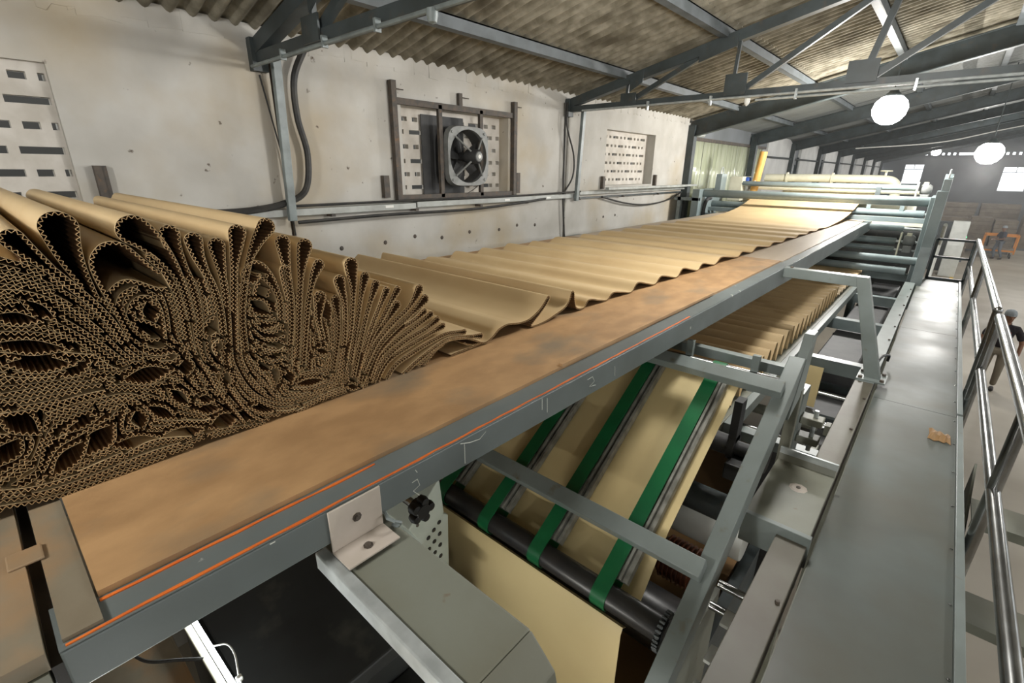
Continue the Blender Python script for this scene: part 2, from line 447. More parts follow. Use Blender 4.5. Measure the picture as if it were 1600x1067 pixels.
truss(6.30, 'dark steel truss with gusset plates over the middle of the conveyor')
for k in range(9):
    yt = 10.75 + 4.35 * k
    g = thing('roof_rafter', ['first', 'second', 'third', 'fourth', 'fifth', 'sixth', 'seventh', 'eighth', 'last'][k] + ' solid dark steel rafter beyond the open trusses', 'rafter', (XW, yt, 5.0), 'solid steel rafters')
    MB().bar((XW - 0.1, yt, zc(XW) - 0.07), (5.5, yt, zc(5.5) - 0.07), 0.012, 0.30).build('web_plate', 'steel_dark', g)
    for dz in (0.08, -0.22):
        MB().bar((XW - 0.1, yt, zc(XW) + dz), (5.5, yt, zc(5.5) + dz), 0.14, 0.014).build('flange', 'steel_dark', g)
    box('column', 'steel_dark', g, XW - 0.02, XW + 0.14, yt - 0.08, yt + 0.08, 0, 5.2)

# ------------------------------------------------------------------ on the wall
def conduit_pipe(y, label):
    o = MB().bar((XW + 0.12, y, 3.84), (XW + 0.15, y + 0.03, 5.12), 0.07, 0.05, (1, 0, 0)).build('conduit_strut', 'conduit', bevel=0.006, base=(XW + 0.12, y, 3.84))
    tag(o, label, 'conduit', 'upright struts on the wall')
conduit_pipe(1.99, 'grey upright strut on the wall between the pile and the nearest truss')
conduit_pipe(6.46, 'grey upright strut on the wall right of the fan window')

tr = thing('cable_trunking', 'pale grey cable trunking running along the wall under the windows', 'trunking', (XW + 0.05, 1.2, 3.9))
for y0, y1, z0, z1, sx in ((1.15, 3.4, 3.875, 3.935, 0.05), (3.42, 6.6, 3.885, 3.945, 0.05), (6.62, 10.7, 3.925, 3.975, 0.05), (7.2, 10.9, 3.99, 4.03, 0.22)):
    MB().box(XW + sx - 0.04, XW + sx + 0.03, y0, y1, z0, z1).build('channel', 'trunking', tr, bevel=0.004)
for y in (1.6, 2.4, 3.4, 4.4, 5.3, 6.6, 8.0, 9.4):
    box('bracket', 'rust_steel', tr, XW, XW + 0.1, y - 0.02, y + 0.02, 3.85, 3.875)
for y in (3.05, 4.9, 5.8):
    box('joint_clip', 'label_white', tr, XW + 0.08, XW + 0.085, y - 0.05, y + 0.05, 3.9, 3.925)
MB().box(XW + 0.01, XW + 0.06, 6.64, 10.6, 3.86, 3.885).build('lower_rail', 'steel_dark', tr)

def cable(name, pts, r, m, label, group=None):
    p = smooth_path(pts, 8)
    o = MB().tube(p, r, 8).build(name, m, smooth=True, base=pts[0]); tag(o, label, 'cable', group); return o
cable('power_cable', [(XW + 0.12, 2.30, 5.25), (XW + 0.10, 2.18, 5.0), (XW + 0.09, 2.17, 4.7), (XW + 0.09, 2.22, 4.4), (XW + 0.09, 2.16, 4.1), (XW + 0.09, 1.95, 3.99), (XW + 0.10, 1.65, 3.945), (XW + 0.10, 1.3, 3.94)], 0.028, 'cable_black',
      'thick black power cable curving down the wall beside the nearest strut')
cable('power_cable', [(XW + 0.10, 2.0, 3.965), (XW + 0.1, 3.5, 3.965), (XW + 0.1, 5.0, 3.96), (XW + 0.1, 6.6, 3.98)], 0.012, 'cable_black', 'black cable lying along the top of the wall trunking')
cable('power_cable', [(XW + 0.1, 2.05, 3.82), (XW + 0.12, 3.0, 3.835), (XW + 0.12, 4.2, 3.83), (XW + 0.11, 5.2, 3.87), (XW + 0.1, 5.7, 3.9)], 0.016, 'cable_black', 'black cable sagging just under the wall trunking below the fan window')
cable('power_cable', [(XW + 0.06, 6.2, 5.2), (XW + 0.08, 6.18, 4.9), (XW + 0.1, 6.36, 4.5), (XW + 0.1, 6.36, 4.2), (XW + 0.07, 6.2, 3.97)], 0.012, 'cable_black', 'thin black cable looping down beside the second strut')
cable('power_cable', [(XW + 0.04, 6.18, 5.2), (XW + 0.04, 6.2, 4.5), (XW + 0.04, 6.22, 3.9), (XW + 0.04, 6.3, 3.3)], 0.014, 'cable_black', 'black cable bundle running straight down the wall joint to the grey box')
cable('power_cable', [(XW + 0.07, 7.3, 3.87), (XW + 0.08, 8.1, 3.74), (XW + 0.08, 8.9, 3.68), (XW + 0.08, 9.8, 3.72), (XW + 0.08, 10.5, 3.86)], 0.014, 'cable_black', 'black cable drooping below the trunking under the fanless window')
cable('signal_wire', [(XW + 0.02, 1.93, 5.0), (XW + 0.02, 1.99, 4.6), (XW + 0.03, 2.02, 4.35), (XW + 0.02, 2.03, 4.05), (XW + 0.03, 2.04, 3.7)], 0.007, 'cable_black', 'thin dark wire hanging down the wall joint by the nearest strut')

jb = thing('junction_box', 'grey metal junction box on the wall behind the wavy board', 'box', (XW + 0.1, 6.55, 3.05))
box('case', 'conduit', jb, XW, XW + 0.2, 6.35, 6.78, 3.0, 3.3, 0.006); box('lid_plate', 'trunking', jb, XW + 0.2, XW + 0.205, 6.60, 6.75, 3.2, 3.27)

for y, z0, z1, lab in ((0.74, 4.05, 4.29, 'black iron wall bracket beside the left perforated window'), (3.06, 4.0, 4.22, 'black iron wall bracket left of the fan window frame'),
                       (5.16, 3.99, 4.25, 'black iron wall bracket at the right foot of the fan window frame'), (7.36, 4.0, 4.2, 'black iron wall bracket left of the fanless perforated window'),
                       (9.30, 4.0, 4.22, 'black iron wall bracket right of the fanless perforated window')):
    o = MB().box(XW, XW + 0.05, y - 0.035, y + 0.035, z0, z1).box(XW + 0.05, XW + 0.056, y - 0.035, y + 0.01, z0, z1).build('wall_bracket', 'rust_steel', base=(XW, y, z0)); tag(o, lab, 'bracket', 'iron wall brackets')

gf = thing('window_guard', 'dark rusty steel frame with three upper stubs around the fan window', 'window frame', (XW + 0.04, 3.2, 3.98))
for y, z1 in ((3.21, 5.12), (5.07, 5.10)):
    box('upright', 'rust_steel', gf, XW + 0.01, XW + 0.07, y - 0.03, y + 0.03, 3.96, z1)
for y in (3.82, 4.46):
    box('upright', 'rust_steel', gf, XW + 0.015, XW + 0.055, y - 0.025, y + 0.025, 3.98, 4.95)
box('stub', 'rust_steel', gf, XW + 0.01, XW + 0.05, 4.11, 4.16, 4.95, 5.1)
for z in (3.99, 4.94):
    box('rail', 'rust_steel', gf, XW + 0.005, XW + 0.055, 3.2, 5.08, z - 0.03, z + 0.03)
for y, z in ((3.24, 5.05), (4.16, 5.06), (5.10, 5.05)):
    MB().tube([(XW + 0.03, y, z), (XW + 0.05, y + 0.10, z - 0.005)], 0.006, 6).build('pin', 'rust_steel', gf)

fan = thing('exhaust_fan', 'grey wall exhaust fan with dark blades in the framed window', 'fan', (XW + 0.02, 4.2, 4.44))
FC = (4.2, 4.43)
def ringpts(n, fn): return [fn(2 * math.pi * i / n) for i in range(n)]
mb = MB(); n = 48; vs = []; fs = []
def sq(t, half=0.33, rc=0.9):
    c, s_ = math.cos(t), math.sin(t); k = (abs(c) ** 4.5 + abs(s_) ** 4.5) ** (-1 / 4.5); return half * k
for i in range(n):
    t = 2 * math.pi * i / n
    for (xx, rr) in ((XW + 0.03, sq(t, 0.335)), (XW + 0.03, 0.30), (XW + 0.10, 0.295), (XW + 0.10, sq(t, 0.325))):
        vs.append((xx, FC[0] + rr * math.cos(t), FC[1] + rr * math.sin(t)))
for i in range(n):
    j = (i + 1) % n
    for k in range(4):
        k2 = (k + 1) % 4; fs.append((i * 4 + k, i * 4 + k2, j * 4 + k2, j * 4 + k))
mb.add(vs, fs).build('mounting_plate', 'fan_grey', fan, smooth=True)
MB().lathe([(0.298, 0.0), (0.29, 0.0), (0.29, -0.16), (0.298, -0.16), (0.298, 0.0)], (XW + 0.05, FC[0], FC[1]), 'x', 40).build('shroud_ring', 'fan_dark', fan, smooth=True)
for k in range(5):
    a = 2 * math.pi * k / 5 + 0.5; vs = []; fs = []
    for i in range(7):
        r = 0.06 + 0.195 * i / 6; wdt = 0.07 + 0.09 * math.sin(math.pi * (0.25 + 0.6 * i / 6))
        for s_ in (-1, 1):
            for th in (-0.002, 0.002):
                b = a + s_ * wdt / 2 / r * 0.75 * (0.6 + 0.4 * i / 6); vs.append((XW - 0.02 + s_ * 0.03 + th, FC[0] + r * math.cos(b), FC[1] + r * math.sin(b)))
    for i in range(6):
        o = i * 4; fs += [(o, o + 2, o + 6, o + 4), (o + 1, o + 5, o + 7, o + 3), (o, o + 4, o + 5, o + 1), (o + 2, o + 3, o + 7, o + 6)]
    MB().add(vs, fs).build('blade', 'fan_dark', fan, smooth=True)
MB().lathe([(0.0, 0.27), (0.06, 0.27), (0.08, 0.24), (0.085, 0.10), (0.05, 0.08), (0.05, -0.05), (0.0, -0.05)], (XW + 0.0, FC[0], FC[1]), 'x', 24).build('motor', 'fan_dark', fan, smooth=True)
MB().lathe([(0.0, 0.004), (0.035, 0.004), (0.05, 0.0)], (XW + 0.272, FC[0], FC[1]), 'x', 20).build('motor_cap', 'fan_grey', fan, smooth=True)
MB().lathe([(0.0, 0.002), (0.022, 0.0)], (XW + 0.278, FC[0], FC[1]), 'x', 16).build('sticker', 'label_white', fan)
for k in range(4):
    a = math.pi / 4 + k * math.pi / 2
    MB().tube([(XW + 0.2, FC[0] + 0.06 * math.cos(a), FC[1] + 0.06 * math.sin(a)), (XW + 0.105, FC[0] + 0.30 * math.cos(a), FC[1] + 0.30 * math.sin(a))], 0.011, 8).build('arm', 'fan_grey', fan)
for k in range(4):
    a = math.pi / 4 + k * math.pi / 2
    MB().lathe([(0.0, 0.012), (0.014, 0.012), (0.016, 0.0)], (XW + 0.10, FC[0] + 0.365 * math.cos(a), FC[1] + 0.365 * math.sin(a)), 'x', 8).build('bolt', 'fan_grey', fan)
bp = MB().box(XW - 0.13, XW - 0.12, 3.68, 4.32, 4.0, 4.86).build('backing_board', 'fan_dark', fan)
cable('fan_wire', [(XW + 0.06, 4.5, 4.2), (XW + 0.06, 4.35, 4.08), (XW + 0.05, 4.15, 3.99), (XW + 0.06, 4.0, 3.92)], 0.005, 'cable_black', 'thin wire hanging from the exhaust fan to the trunking')

# pale green PVC strip curtain beyond the wall end
cu = thing('strip_curtain', 'pale green translucent plastic strip curtain beyond the end of the wall', 'curtain', (XW, 11.2, 3.0))
y = 11.15; rg = random.Random(5)
while y < 16.4:
    w = 0.26; c = []
    for i in range(7):
        c.append((XW - 0.1 + rg.uniform(-0.02, 0.02) + 0.035 * math.sin(i / 6 * math.pi), y + w * i / 6))
    vs = []; fs = []
    for (xx, yy) in c:
        for z in (2.4, 3.4, 4.2, 4.93):
            vs.append((xx + rg.uniform(-0.012, 0.012), yy, z))
    for i in range(6):
        for k in range(3): fs.append((i * 4 + k, (i + 1) * 4 + k, (i + 1) * 4 + k + 1, i * 4 + k + 1))
    o = MB().add(vs, fs).build('strip', 'strip_pvc', cu, smooth=True); so = o.modifiers.new('solid', 'SOLIDIFY'); so.thickness = 0.004
    y += 0.235
box('head_rail', 'rust_steel', cu, XW - 0.16, XW - 0.02, 11.0, 16.6, 4.93, 5.0)
dw = MB().tube([(XW + 0.02, 10.98, 3.6), (XW + 0.02, 10.98, 4.95), (XW + 0.02, 11.0, 5.02), (XW + 0.02, 11.5, 5.05)], 0.04, 10).build('drain_pipe', 'trunking', smooth=True, base=(XW, 10.98, 3.6)); tag(dw, 'white plastic pipe with an elbow at the wall end by the curtain', 'pipe')
bs = MB().box(XW - 0.1, XW - 0.05, 10.9, 16.7, 0, 2.6).box(XW - 0.1, XW - 0.05, 10.9, 16.7, 4.98, 5.4).build('wall_infill', 'wall_dark'); struct(bs, 'dark low wall and header around the strip curtain', 'wall')
# ------------------------------------------------------------------ upper bridge: deck, rail, boards
RX = -0.98
br = thing('conveyor_bridge', 'long grey steel bridge with plywood deck carrying the folded corrugated board', 'conveyor', (RX, 0, 3.4))
MB().prism([(-0.07, 3.495), (10.8, 3.495), (10.8, 3.33), (5.3, 3.33), (2.1, 3.375), (0.7, 3.395), (-0.07, 3.40)], 'x', RX - 0.07, RX).build('side_rail', 'paint_rail', br, bevel=0.004)
MB().box(RX - 0.13, RX - 0.002, -0.07, 10.8, 3.4955, 3.4975).build('rail_cap', 'paint_rail', br)
MB().box(RX - 2.60, RX - 2.53, -0.07, 10.8, 3.36, 3.495).build('side_rail', 'paint_rail', br, bevel=0.004)
for y in np.arange(0.2, 10.8, 0.9):
    box('cross_member', 'paint_grey_dusty', br, RX - 2.55, RX - 0.07, y - 0.03, y + 0.03, 3.38, 3.45)
# orange marking stripes along the rail (hand painted, slightly uneven)
def stripe(x, y0, y1, w, rg):
    vs = []; fs = []; n = int((y1 - y0) / 0.06)
    for i in range(n + 1):
        y = y0 + (y1 - y0) * i / n; a = x + rg.uniform(-0.0015, 0.0015); ww = w * rg.uniform(0.6, 1.25)
        for zz in (3.4975, 3.5): vs += [(a - ww / 2, y, zz), (a + ww / 2, y, zz)]
    for i in range(n):
        o = i * 4; fs += [(o + 2, o + 3, o + 7, o + 6), (o, o + 4, o + 5, o + 1), (o, o + 2, o + 6, o + 4), (o + 1, o + 5, o + 7, o + 3)]
    return MB().add(vs, fs)
rg = random.Random(11)
stripe(-1.064, 0.0, 0.62, 0.008, rg).build('orange_stripe', 'orange_paint', br)
stripe(-0.990, -0.06, 2.7, 0.0075, rg).build('orange_stripe', 'orange_paint', br)
def board(y0, y1, x0, x1, z1, m, rag=0.006):
    # plywood sheet with slightly ragged long edge
    n = 24; vs = []; fs = []; rr = random.Random(int(y0 * 100))
    for i in range(n + 1):
        y = y0 + (y1 - y0) * i / n; e = rr.uniform(-rag, 0)
        for x in (x0, x1 + e):
            vs += [(x, y, z1 - 0.016), (x, y, z1)]
    for i in range(n):
        o = i * 4
        fs += [(o + 1, o + 3, o + 7, o + 5), (o, o + 4, o + 6, o + 2), (o + 2, o + 6, o + 7, o + 3), (o, o + 1, o + 5, o + 4)]
    fs += [(0, 2, 3, 1), (4 * n, 4 * n + 1, 4 * n + 3, 4 * n + 2)]
    return MB().add(vs, fs).build('deck_board', m, br)
board(0.0, 5.06, -3.50, -1.075, 3.512, 'plywood')
board(5.075, 7.9, -3.50, -1.06, 3.510, 'plank_far'); board(7.915, 10.75, -3.50, -1.06, 3.508, 'plank_far')
# raised strip of timber along the board edge
MB().bar((-1.085, 1.55, 3.516), (-1.078, 3.3, 3.516), 0.02, 0.012).build('edge_batten', 'plywood', br)
# near section of the bridge beyond the slot
nb2 = thing('conveyor_bridge', 'stained grey end section of the bridge at the lower left, beyond a narrow slot', 'conveyor', (RX, -0.5, 3.4))
MB().box(-3.5, -0.985, -1.4, -0.086, 3.47, 3.508).build('deck_board', 'ply_grey', nb2)
MB().box(-1.07, RX, -1.4, -0.09, 3.25, 3.468).build('side_rail', 'paint_grey_dusty', nb2)
MB().box(-1.33, -1.27, -0.112, -0.055, 3.507, 3.513).build('wood_block', 'ply_grey', nb2, bevel=0.003)
box('deck_board', 'ply_grey', br, -3.5, RX - 0.02, -0.062, -0.004, 3.478, 3.506)
bl = MB().box(-3.3, -0.99, -0.086, -0.066, 3.40, 3.468).build('slot_seal', 'black_rubber', nb2)

# chalk marks on the rail face, (y, z) in millimetres
CHALK = [[(1290, 3517), (1293, 3463)], [(1322, 3501), (1326, 3439)], [(891, 3498), (892, 3425)], [(875, 3506), (916, 3492), (959, 3485), (989, 3501)], [(1603, 3484), (1642, 3486), (1661, 3459), (1622, 3445), (1674, 3436)], [(1832, 3476), (1840, 3426)], [(684, 3464), (703, 3466), (710, 3442), (686, 3434), (706, 3408)], [(698, 3500), (704, 3489)], [(288, 3513), (300, 3516)], [(517, 3522), (528, 3521)]]
for st_ in CHALK:
    MB().tube([(RX + 0.0003, a / 1000, min(b / 1000 - 0.022, 3.49)) for a, b in st_], 0.0013, 6).build('chalk_mark', 'chalk', br)

# transverse cover box bolted to the rail
cv = thing('cover_box', 'wide grey sheet-metal box beam bolted to the rail with a pale angle bracket', 'box beam', (-0.75, 0.52, 3.2))
MB().prism([(0.43, 3.355), (0.61, 3.355), (0.61, 3.02), (0.595, 3.02), (0.595, 3.335), (0.43, 3.335)], 'x', -1.35, -0.47).build('body', 'paint_grey_dusty', cv, bevel=0.006)
MB().box(-1.02, -0.47, 0.398, 0.43, 3.31, 3.362).build('front_lip', 'galvanised', cv, bevel=0.004)
MB().prism([(-0.47, 3.355), (-0.40, 3.29), (-0.34, 3.02), (-0.47, 3.02)], 'y', 0.43, 0.61).build('end_cap', 'paint_grey_dusty', cv, bevel=0.005)
ab = MB().box(-0.978, -0.972, 0.425, 0.575, 3.372, 3.495).box(-0.978, -0.895, 0.425, 0.575, 3.366, 3.372).build('angle_bracket', 'pale_pink', cv, bevel=0.002)
for p, ax in (((-0.972, 0.50, 3.44), 'x'), ((-0.93, 0.50, 3.372), 'z')):
    MB().lathe([(0.0, 0.008), (0.007, 0.008), (0.008, 0.002), (0.013, 0.002), (0.013, 0.0)], p, ax, 8).build('bolt', 'rust_steel', cv)
MB().tube([(-0.975, 0.585, 3.40), (-0.95, 0.575, 3.40), (-0.93, 0.585, 3.395), (-0.925, 0.60, 3.385), (-0.94, 0.60, 3.365), (-0.96, 0.595, 3.36)], 0.005, 6).build('wire_ring', 'conduit', cv, smooth=True)

# ------------------------------------------------------------------ corrugated board: the folded pile
PITCH, AMP, XR, XL = 12.2, 3.2, -1.50, -3.36
HAIRPINS = [
    [22,68,4145,86,4115,109,4078,137,4032,162,3990,187,3936,206,3871],
    [36,148,4163,149,4126,153,4090,160,4051,170,4010,181,3953,201,3881],
    [37,284,4146,303,4126,328,4087,351,4030,361,3969,362,3896],
    [24,357,4130,359,4097,368,4056,381,3998,384,3928,374,3836],
    [22,407,4109,410,4068,420,4022,432,3971,437,3910,432,3833],
    [22,460,4090,460,4053,460,4007,458,3948,450,3876,440,3799],
    [24,518,4120,509,4083,497,4039,483,3966,467,3872,453,3775],
    [26,602,4130,577,4100,558,4072,537,4033,512,3961,491,3867,483,3767],
    [23,643,4080,643,4039,645,3989,643,3918,635,3834,618,3751],
    [25,711,4061,698,4023,686,3973,670,3891,651,3787,635,3701],
    [19,748,3997,728,3966,712,3926,693,3865,669,3760,650,3673],
    [21,813,3934,818,3897,823,3850,815,3770,802,3701],
    [26,862,3982,861,3946,861,3901,850,3833,832,3742,802,3652],
    [18,793,3870,794,3833,792,3776,778,3708,752,3618],
    [19,912,3932,898,3894,878,3828,852,3737,818,3622],
    [18,954,3897,927,3842,898,3775,865,3684,825,3569],
    [16,995,3868,966,3822,926,3756,885,3679,836,3565],
    [16,1046,3861,1007,3814,965,3760,912,3697,851,3586],
    [19,1038,3802,997,3760,956,3724,907,3673,857,3585],
    [20,1149,3846,1121,3809,1081,3773,1015,3736,938,3677,867,3581],
    [21,1175,3799,1131,3768,1075,3735,1012,3702,941,3651,879,3564],
    [15,1165,3750,1115,3726,1057,3707,995,3675,933,3627,885,3544],
    [15,1201,3731,1136,3702,1070,3677,992,3644,936,3607,892,3528],
    [16,1233,3699,1167,3673,1084,3652,1005,3620,948,3577,905,3516],
    [16,1263,3664,1182,3644,1082,3620,993,3593,945,3551,918,3503],
    [14,1388,3607,1286,3623,1197,3611,1095,3586,1008,3556,949,3495],
    [15,1489,3563,1391,3582,1285,3597,1198,3576,1108,3542,1041,3509],
    [9,302,4079,319,4055,332,4026,342,3980,345,3918,344,3844],
    [28,536,3996,555,4012,576,3993,595,3957,607,3904,601,3842],
    [18,636,3994,633,3960,633,3919,637,3877],
    [6,87,3943,102,3928,120,3906,147,3867,170,3829],
    [22,736,3890,729,3858,721,3815,728,3745],
]
STRANDS = [
    [325,3998,333,4009,321,4028,303,4046,278,4082,259,4108,240,4119,215,4116,195,4097,186,4076,187,4045,194,4008,205,3957,220,3876],
    [186,3985,217,4015,239,4024,263,4017,300,3994,323,3990],
    [211,3964,225,3991,254,4005,284,4004,304,3980,309,3935,304,3873],
    [230,3943,241,3966,262,3979,288,3969,297,3937,295,3893,291,3858],
    [240,3946,240,3924,264,3911,289,3887],
    [219,3962,223,3922,236,3886,260,3861,294,3859],
    [209,3947,217,3894,236,3854,267,3831,292,3832],
    [202,3932,209,3879,226,3839,255,3809,291,3808],
    [39,4106,69,4088,105,4061,139,4017,169,3964],
    [33,4079,69,4063,104,4036,140,3994,169,3940],
    [22,4038,60,4027,97,4002,133,3964,168,3907],
    [520,3880,535,3857,571,3838,603,3852],
    [512,3862,535,3824,572,3807,606,3824],
    [512,3832,538,3794,571,3779,605,3787],
    [507,3791,538,3758,574,3741,601,3749],
    [504,3750,532,3718,573,3708,602,3711],
    [-39,3793,36,3789,139,3772],
    [-47,3761,15,3753,86,3757,141,3755],
    [-70,3583,-21,3602,3,3654,37,3701,113,3715],
    [-92,3578,-31,3558,64,3553,133,3563,208,3578,296,3551],
    [-98,3554,-4,3527,98,3527,198,3531,327,3535],
    [294,3539,380,3540,470,3518,572,3511,712,3531,788,3535],
    [343,3530,451,3519,570,3500,686,3511],
    [438,3717,462,3645,501,3586,555,3542,619,3529],
    [414,3683,438,3610,466,3554,500,3517],
    [356,3783,371,3729,386,3672,417,3596,443,3529],
]
CAVITIES = [
    [32,3976,26,9,160],
    [74,3988,23,7,127],
    [38,3906,46,12,160],
    [44,3863,40,15,163],
    [101,3833,19,11,-158],
    [-20,3733,31,19,123],
    [-56,3671,23,17,-134],
    [37,3610,35,17,-140],
    [103,3634,29,23,-138],
    [80,3690,27,7,-166],
    [-41,3595,24,8,-148],
    [173,3594,36,13,168],
    [266,3889,30,15,133],
    [276,3844,20,7,152],
    [235,3773,37,18,178],
    [321,3766,17,15,-99],
    [411,3864,22,14,58],
    [415,3802,13,9,68],
    [389,3743,11,7,133],
    [418,3693,22,9,82],
    [293,3685,24,11,119],
    [352,3657,13,8,154],
    [352,3626,22,10,162],
    [242,3658,28,10,134],
    [189,3654,19,14,-89],
    [386,3571,27,20,-173],
    [436,3568,19,9,133],
    [502,3569,31,8,153],
    [276,3577,40,14,171],
    [547,3895,27,17,135],
    [563,3840,27,8,-177],
    [570,3805,29,10,171],
    [571,3764,26,11,163],
    [566,3728,18,6,163],
    [527,3709,17,12,127],
    [560,3665,24,10,83],
    [597,3646,16,13,-84],
    [746,3847,32,18,-76],
    [716,3807,20,11,-95],
    [721,3704,17,7,154],
    [662,3608,38,9,171],
    [819,3535,16,7,156],
    [818,3597,24,8,74],
    [272,3939,20,12,-91],
    [559,3943,33,15,67],
]
FILL_OUTLINE = [(-160,4160),(-8,4138),(42,4115),(96,4088),(148,4031),(198,3983),(240,4000),(305,3988),(363,4022),(428,3994),(476,3986),(519,3979),(569,3891),(644,3928),(691,3887),(726,3814),(797,3821),(865,3758),(925,3693),(959,3606),(921,3510),(838,3517),(342,3526),(5,3511),(-104,3530),(-330,3559)]
def resample(P, ds):
    P = np.asarray(P, float); d = np.hypot(*np.diff(P, axis=0).T); s = np.concatenate([[0], np.cumsum(d)])
    n = max(2, int(round(s[-1] / ds)) + 1); t = np.linspace(0, s[-1], n)
    return np.stack([np.interp(t, s, P[:, 0]), np.interp(t, s, P[:, 1])], 1)
def curve2(flat, ds=3.0):
    pts = [(flat[i], flat[i + 1], 0) for i in range(0, len(flat), 2)]
    return resample([(v.x, v.y) for v in smooth_path(pts, 10)], ds)
def normals(P):
    T = np.gradient(P, axis=0); T /= np.maximum(np.hypot(T[:, 0], T[:, 1])[:, None], 1e-9)
    return np.stack([-T[:, 1], T[:, 0]], 1)

class Ribbons:
    def __init__(s): s.V = []; s.Q = []; s.n = 0; s.mi = []
    def ribbon(s, A, B, xr, xl, mi, xs=None):
        n = len(A); o = s.n
        def P(C, x):
            sh = np.zeros(n) if xs is None else xs(C[:, 0] / 1000)
            return np.stack([np.full(n, x) + sh, C[:, 0] / 1000, C[:, 1] / 1000], 1)
        s.V += [P(A, xr), P(B, xr), P(A, xl), P(B, xl)]
        i = np.arange(n - 1)
        af, bf, ab, bb = o + i, o + n + i, o + 2 * n + i, o + 3 * n + i
        s.Q += [np.stack([af, af + 1, bf + 1, bf], 1), np.stack([af, ab, ab + 1, af + 1], 1), np.stack([bf, bf + 1, bb + 1, bb], 1)]
        s.mi += [np.full(n - 1, 2 if mi == 1 else mi), np.full(2 * (n - 1), mi)]
        s.n += 4 * n
    def board(s, P, side, rng, xs=None, xr=XR, xl=XL):
        j = rng.uniform(-0.004, 0.004); ph = rng.uniform(0, 6.28)
        M = resample(P, PITCH / 6); N = normals(M); st = np.arange(len(M)) * (2 * math.pi / 6) + ph
        w = np.cos(st)[:, None] * AMP
        th = (0.75 * (1 + 0.45 * np.abs(np.sin(st))))[:, None]
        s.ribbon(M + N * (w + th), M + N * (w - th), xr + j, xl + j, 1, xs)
        Lp = resample(P, PITCH / 2.2); N = normals(Lp)
        s.ribbon(Lp + N * side * 4.9, Lp + N * side * 4.1, xr + j - 0.003, xl + j, 0, xs)
    def build(s, name, parent):
        V = np.concatenate(s.V); Q = np.concatenate(s.Q); mi = np.concatenate(s.mi)
        L = np.array(parent.location)
        me = bpy.data.meshes.new(name)
        me.vertices.add(len(V)); me.vertices.foreach_set('co', (V - L).astype(np.float32).ravel())
        me.loops.add(Q.size); me.loops.foreach_set('vertex_index', Q.astype(np.int32).ravel())
        me.polygons.add(len(Q)); me.polygons.foreach_set('loop_start', np.arange(0, Q.size, 4, dtype=np.int32))
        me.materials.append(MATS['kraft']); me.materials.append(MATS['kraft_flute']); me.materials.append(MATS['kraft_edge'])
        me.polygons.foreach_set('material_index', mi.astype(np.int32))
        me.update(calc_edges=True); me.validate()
        o = bpy.data.objects.new(name, me); COL.objects.link(o); o.parent = parent
        me.shade_smooth(); me.set_sharp_from_angle(angle=math.radians(60))
        return o

web = thing('corrugated_web', 'continuous tan corrugated board web, folded into a tall pile then waving down the bridge', 'cardboard', (-2.4, 0.6, 3.51))
GY0, GZ0, GW, GH = -420, 3490, 1900, 760        # 1 mm occupancy grid of the pile's cut edge
hard = np.zeros((GW, GH), bool); soft = np.zeros((GW, GH), bool)
def disc(r):
    a = np.arange(-int(r) - 1, int(r) + 2); yy, zz = np.meshgrid(a, a, indexing='ij'); k = yy ** 2 + zz ** 2 <= r * r
    return yy[k], zz[k]
DH, DS = disc(7.6), disc(8.9)
def stamp(P):
    Q = resample(P, 2.0); iy = np.round(Q[:, 0]).astype(int) - GY0; iz = np.round(Q[:, 1]).astype(int) - GZ0
    for g, (dy, dz) in ((hard, DH), (soft, DS)):
        a = (iy[:, None] + dy).ravel(); b = (iz[:, None] + dz).ravel()
        k = (a >= 0) & (a < GW) & (b >= 0) & (b < GH); g[a[k], b[k]] = True
def at(g, p):
    a = int(round(p[0])) - GY0; b = int(round(p[1])) - GZ0
    return True if (a < 0 or a >= GW or b < 0 or b >= GH) else bool(g[a, b])
hard[:, :24] = True; soft[:, :26] = True        # the deck
guides = []; boards = []
def accept(P, side):
    if len(P) < 3: return
    boards.append((P, side)); stamp(P); guides.append(resample(P, 8.0))
prng = random.Random(21)
order = sorted(range(len(HAIRPINS)), key=lambda i: -HAIRPINS[i][2])
for hi_ in range(len(HAIRPINS)):
    h = HAIRPINS[hi_]; rt = max(h[0] - 4.6, 5.2); sp = curve2(h[1:], 2.0); N = normals(sp)
    s_ = np.arange(len(sp)) * 2.0
    r = 5.1 + (rt - 5.1) * np.clip(1 - s_ / (5.2 * rt), 0, 1) ** 1.15
    Lg = sp + N * r[:, None]; Rg = sp - N * r[:, None]
    t0 = math.atan2(*(N[0][::-1])); arc = np.array([sp[0] + rt * np.array([math.cos(t0 + a), math.sin(t0 + a)]) for a in np.linspace(0, math.pi, 16)[1:-1]])
    # N[0] is left of the spine direction (away from the tip); going +angle passes round the tip side
    if np.dot(arc[6] - sp[0], sp[1] - sp[0]) > 0:
        arc = np.array([sp[0] + rt * np.array([math.cos(t0 - a), math.sin(t0 - a)]) for a in np.linspace(0, math.pi, 16)[1:-1]])
    free = int(1.2 * rt / 2) + 6
    def cut(leg):
        for i in range(len(leg)):
            if i > free and at(hard, leg[i]): return leg[:i]
        return leg
    Lg = cut(Lg); Rg = cut(Rg)
    P = np.concatenate([Lg[::-1], arc, Rg])
    c = arc.mean(0); n0 = normals(P)[len(Lg) + 7]; side = 1 if np.dot(n0, arc[7] - sp[0]) > 0 else -1
    accept(P, side)
def pieces(P, mask, minlen):
    out = []; cur = []
    for p in P:
        if at(mask, p):
            if len(cur) * 3 > minlen: out.append(np.array(cur))
            cur = []
        else: cur.append(p)
    if len(cur) * 3 > minlen: out.append(np.array(cur))
    return out
for s_ in STRANDS:
    for q in pieces(curve2(s_, 3.0), hard, 18): accept(q, 1 if q[-1][0] >= q[0][0] else -1)
YY, ZZ = np.meshgrid(np.arange(GW) + GY0, np.arange(GH) + GZ0, indexing='ij')
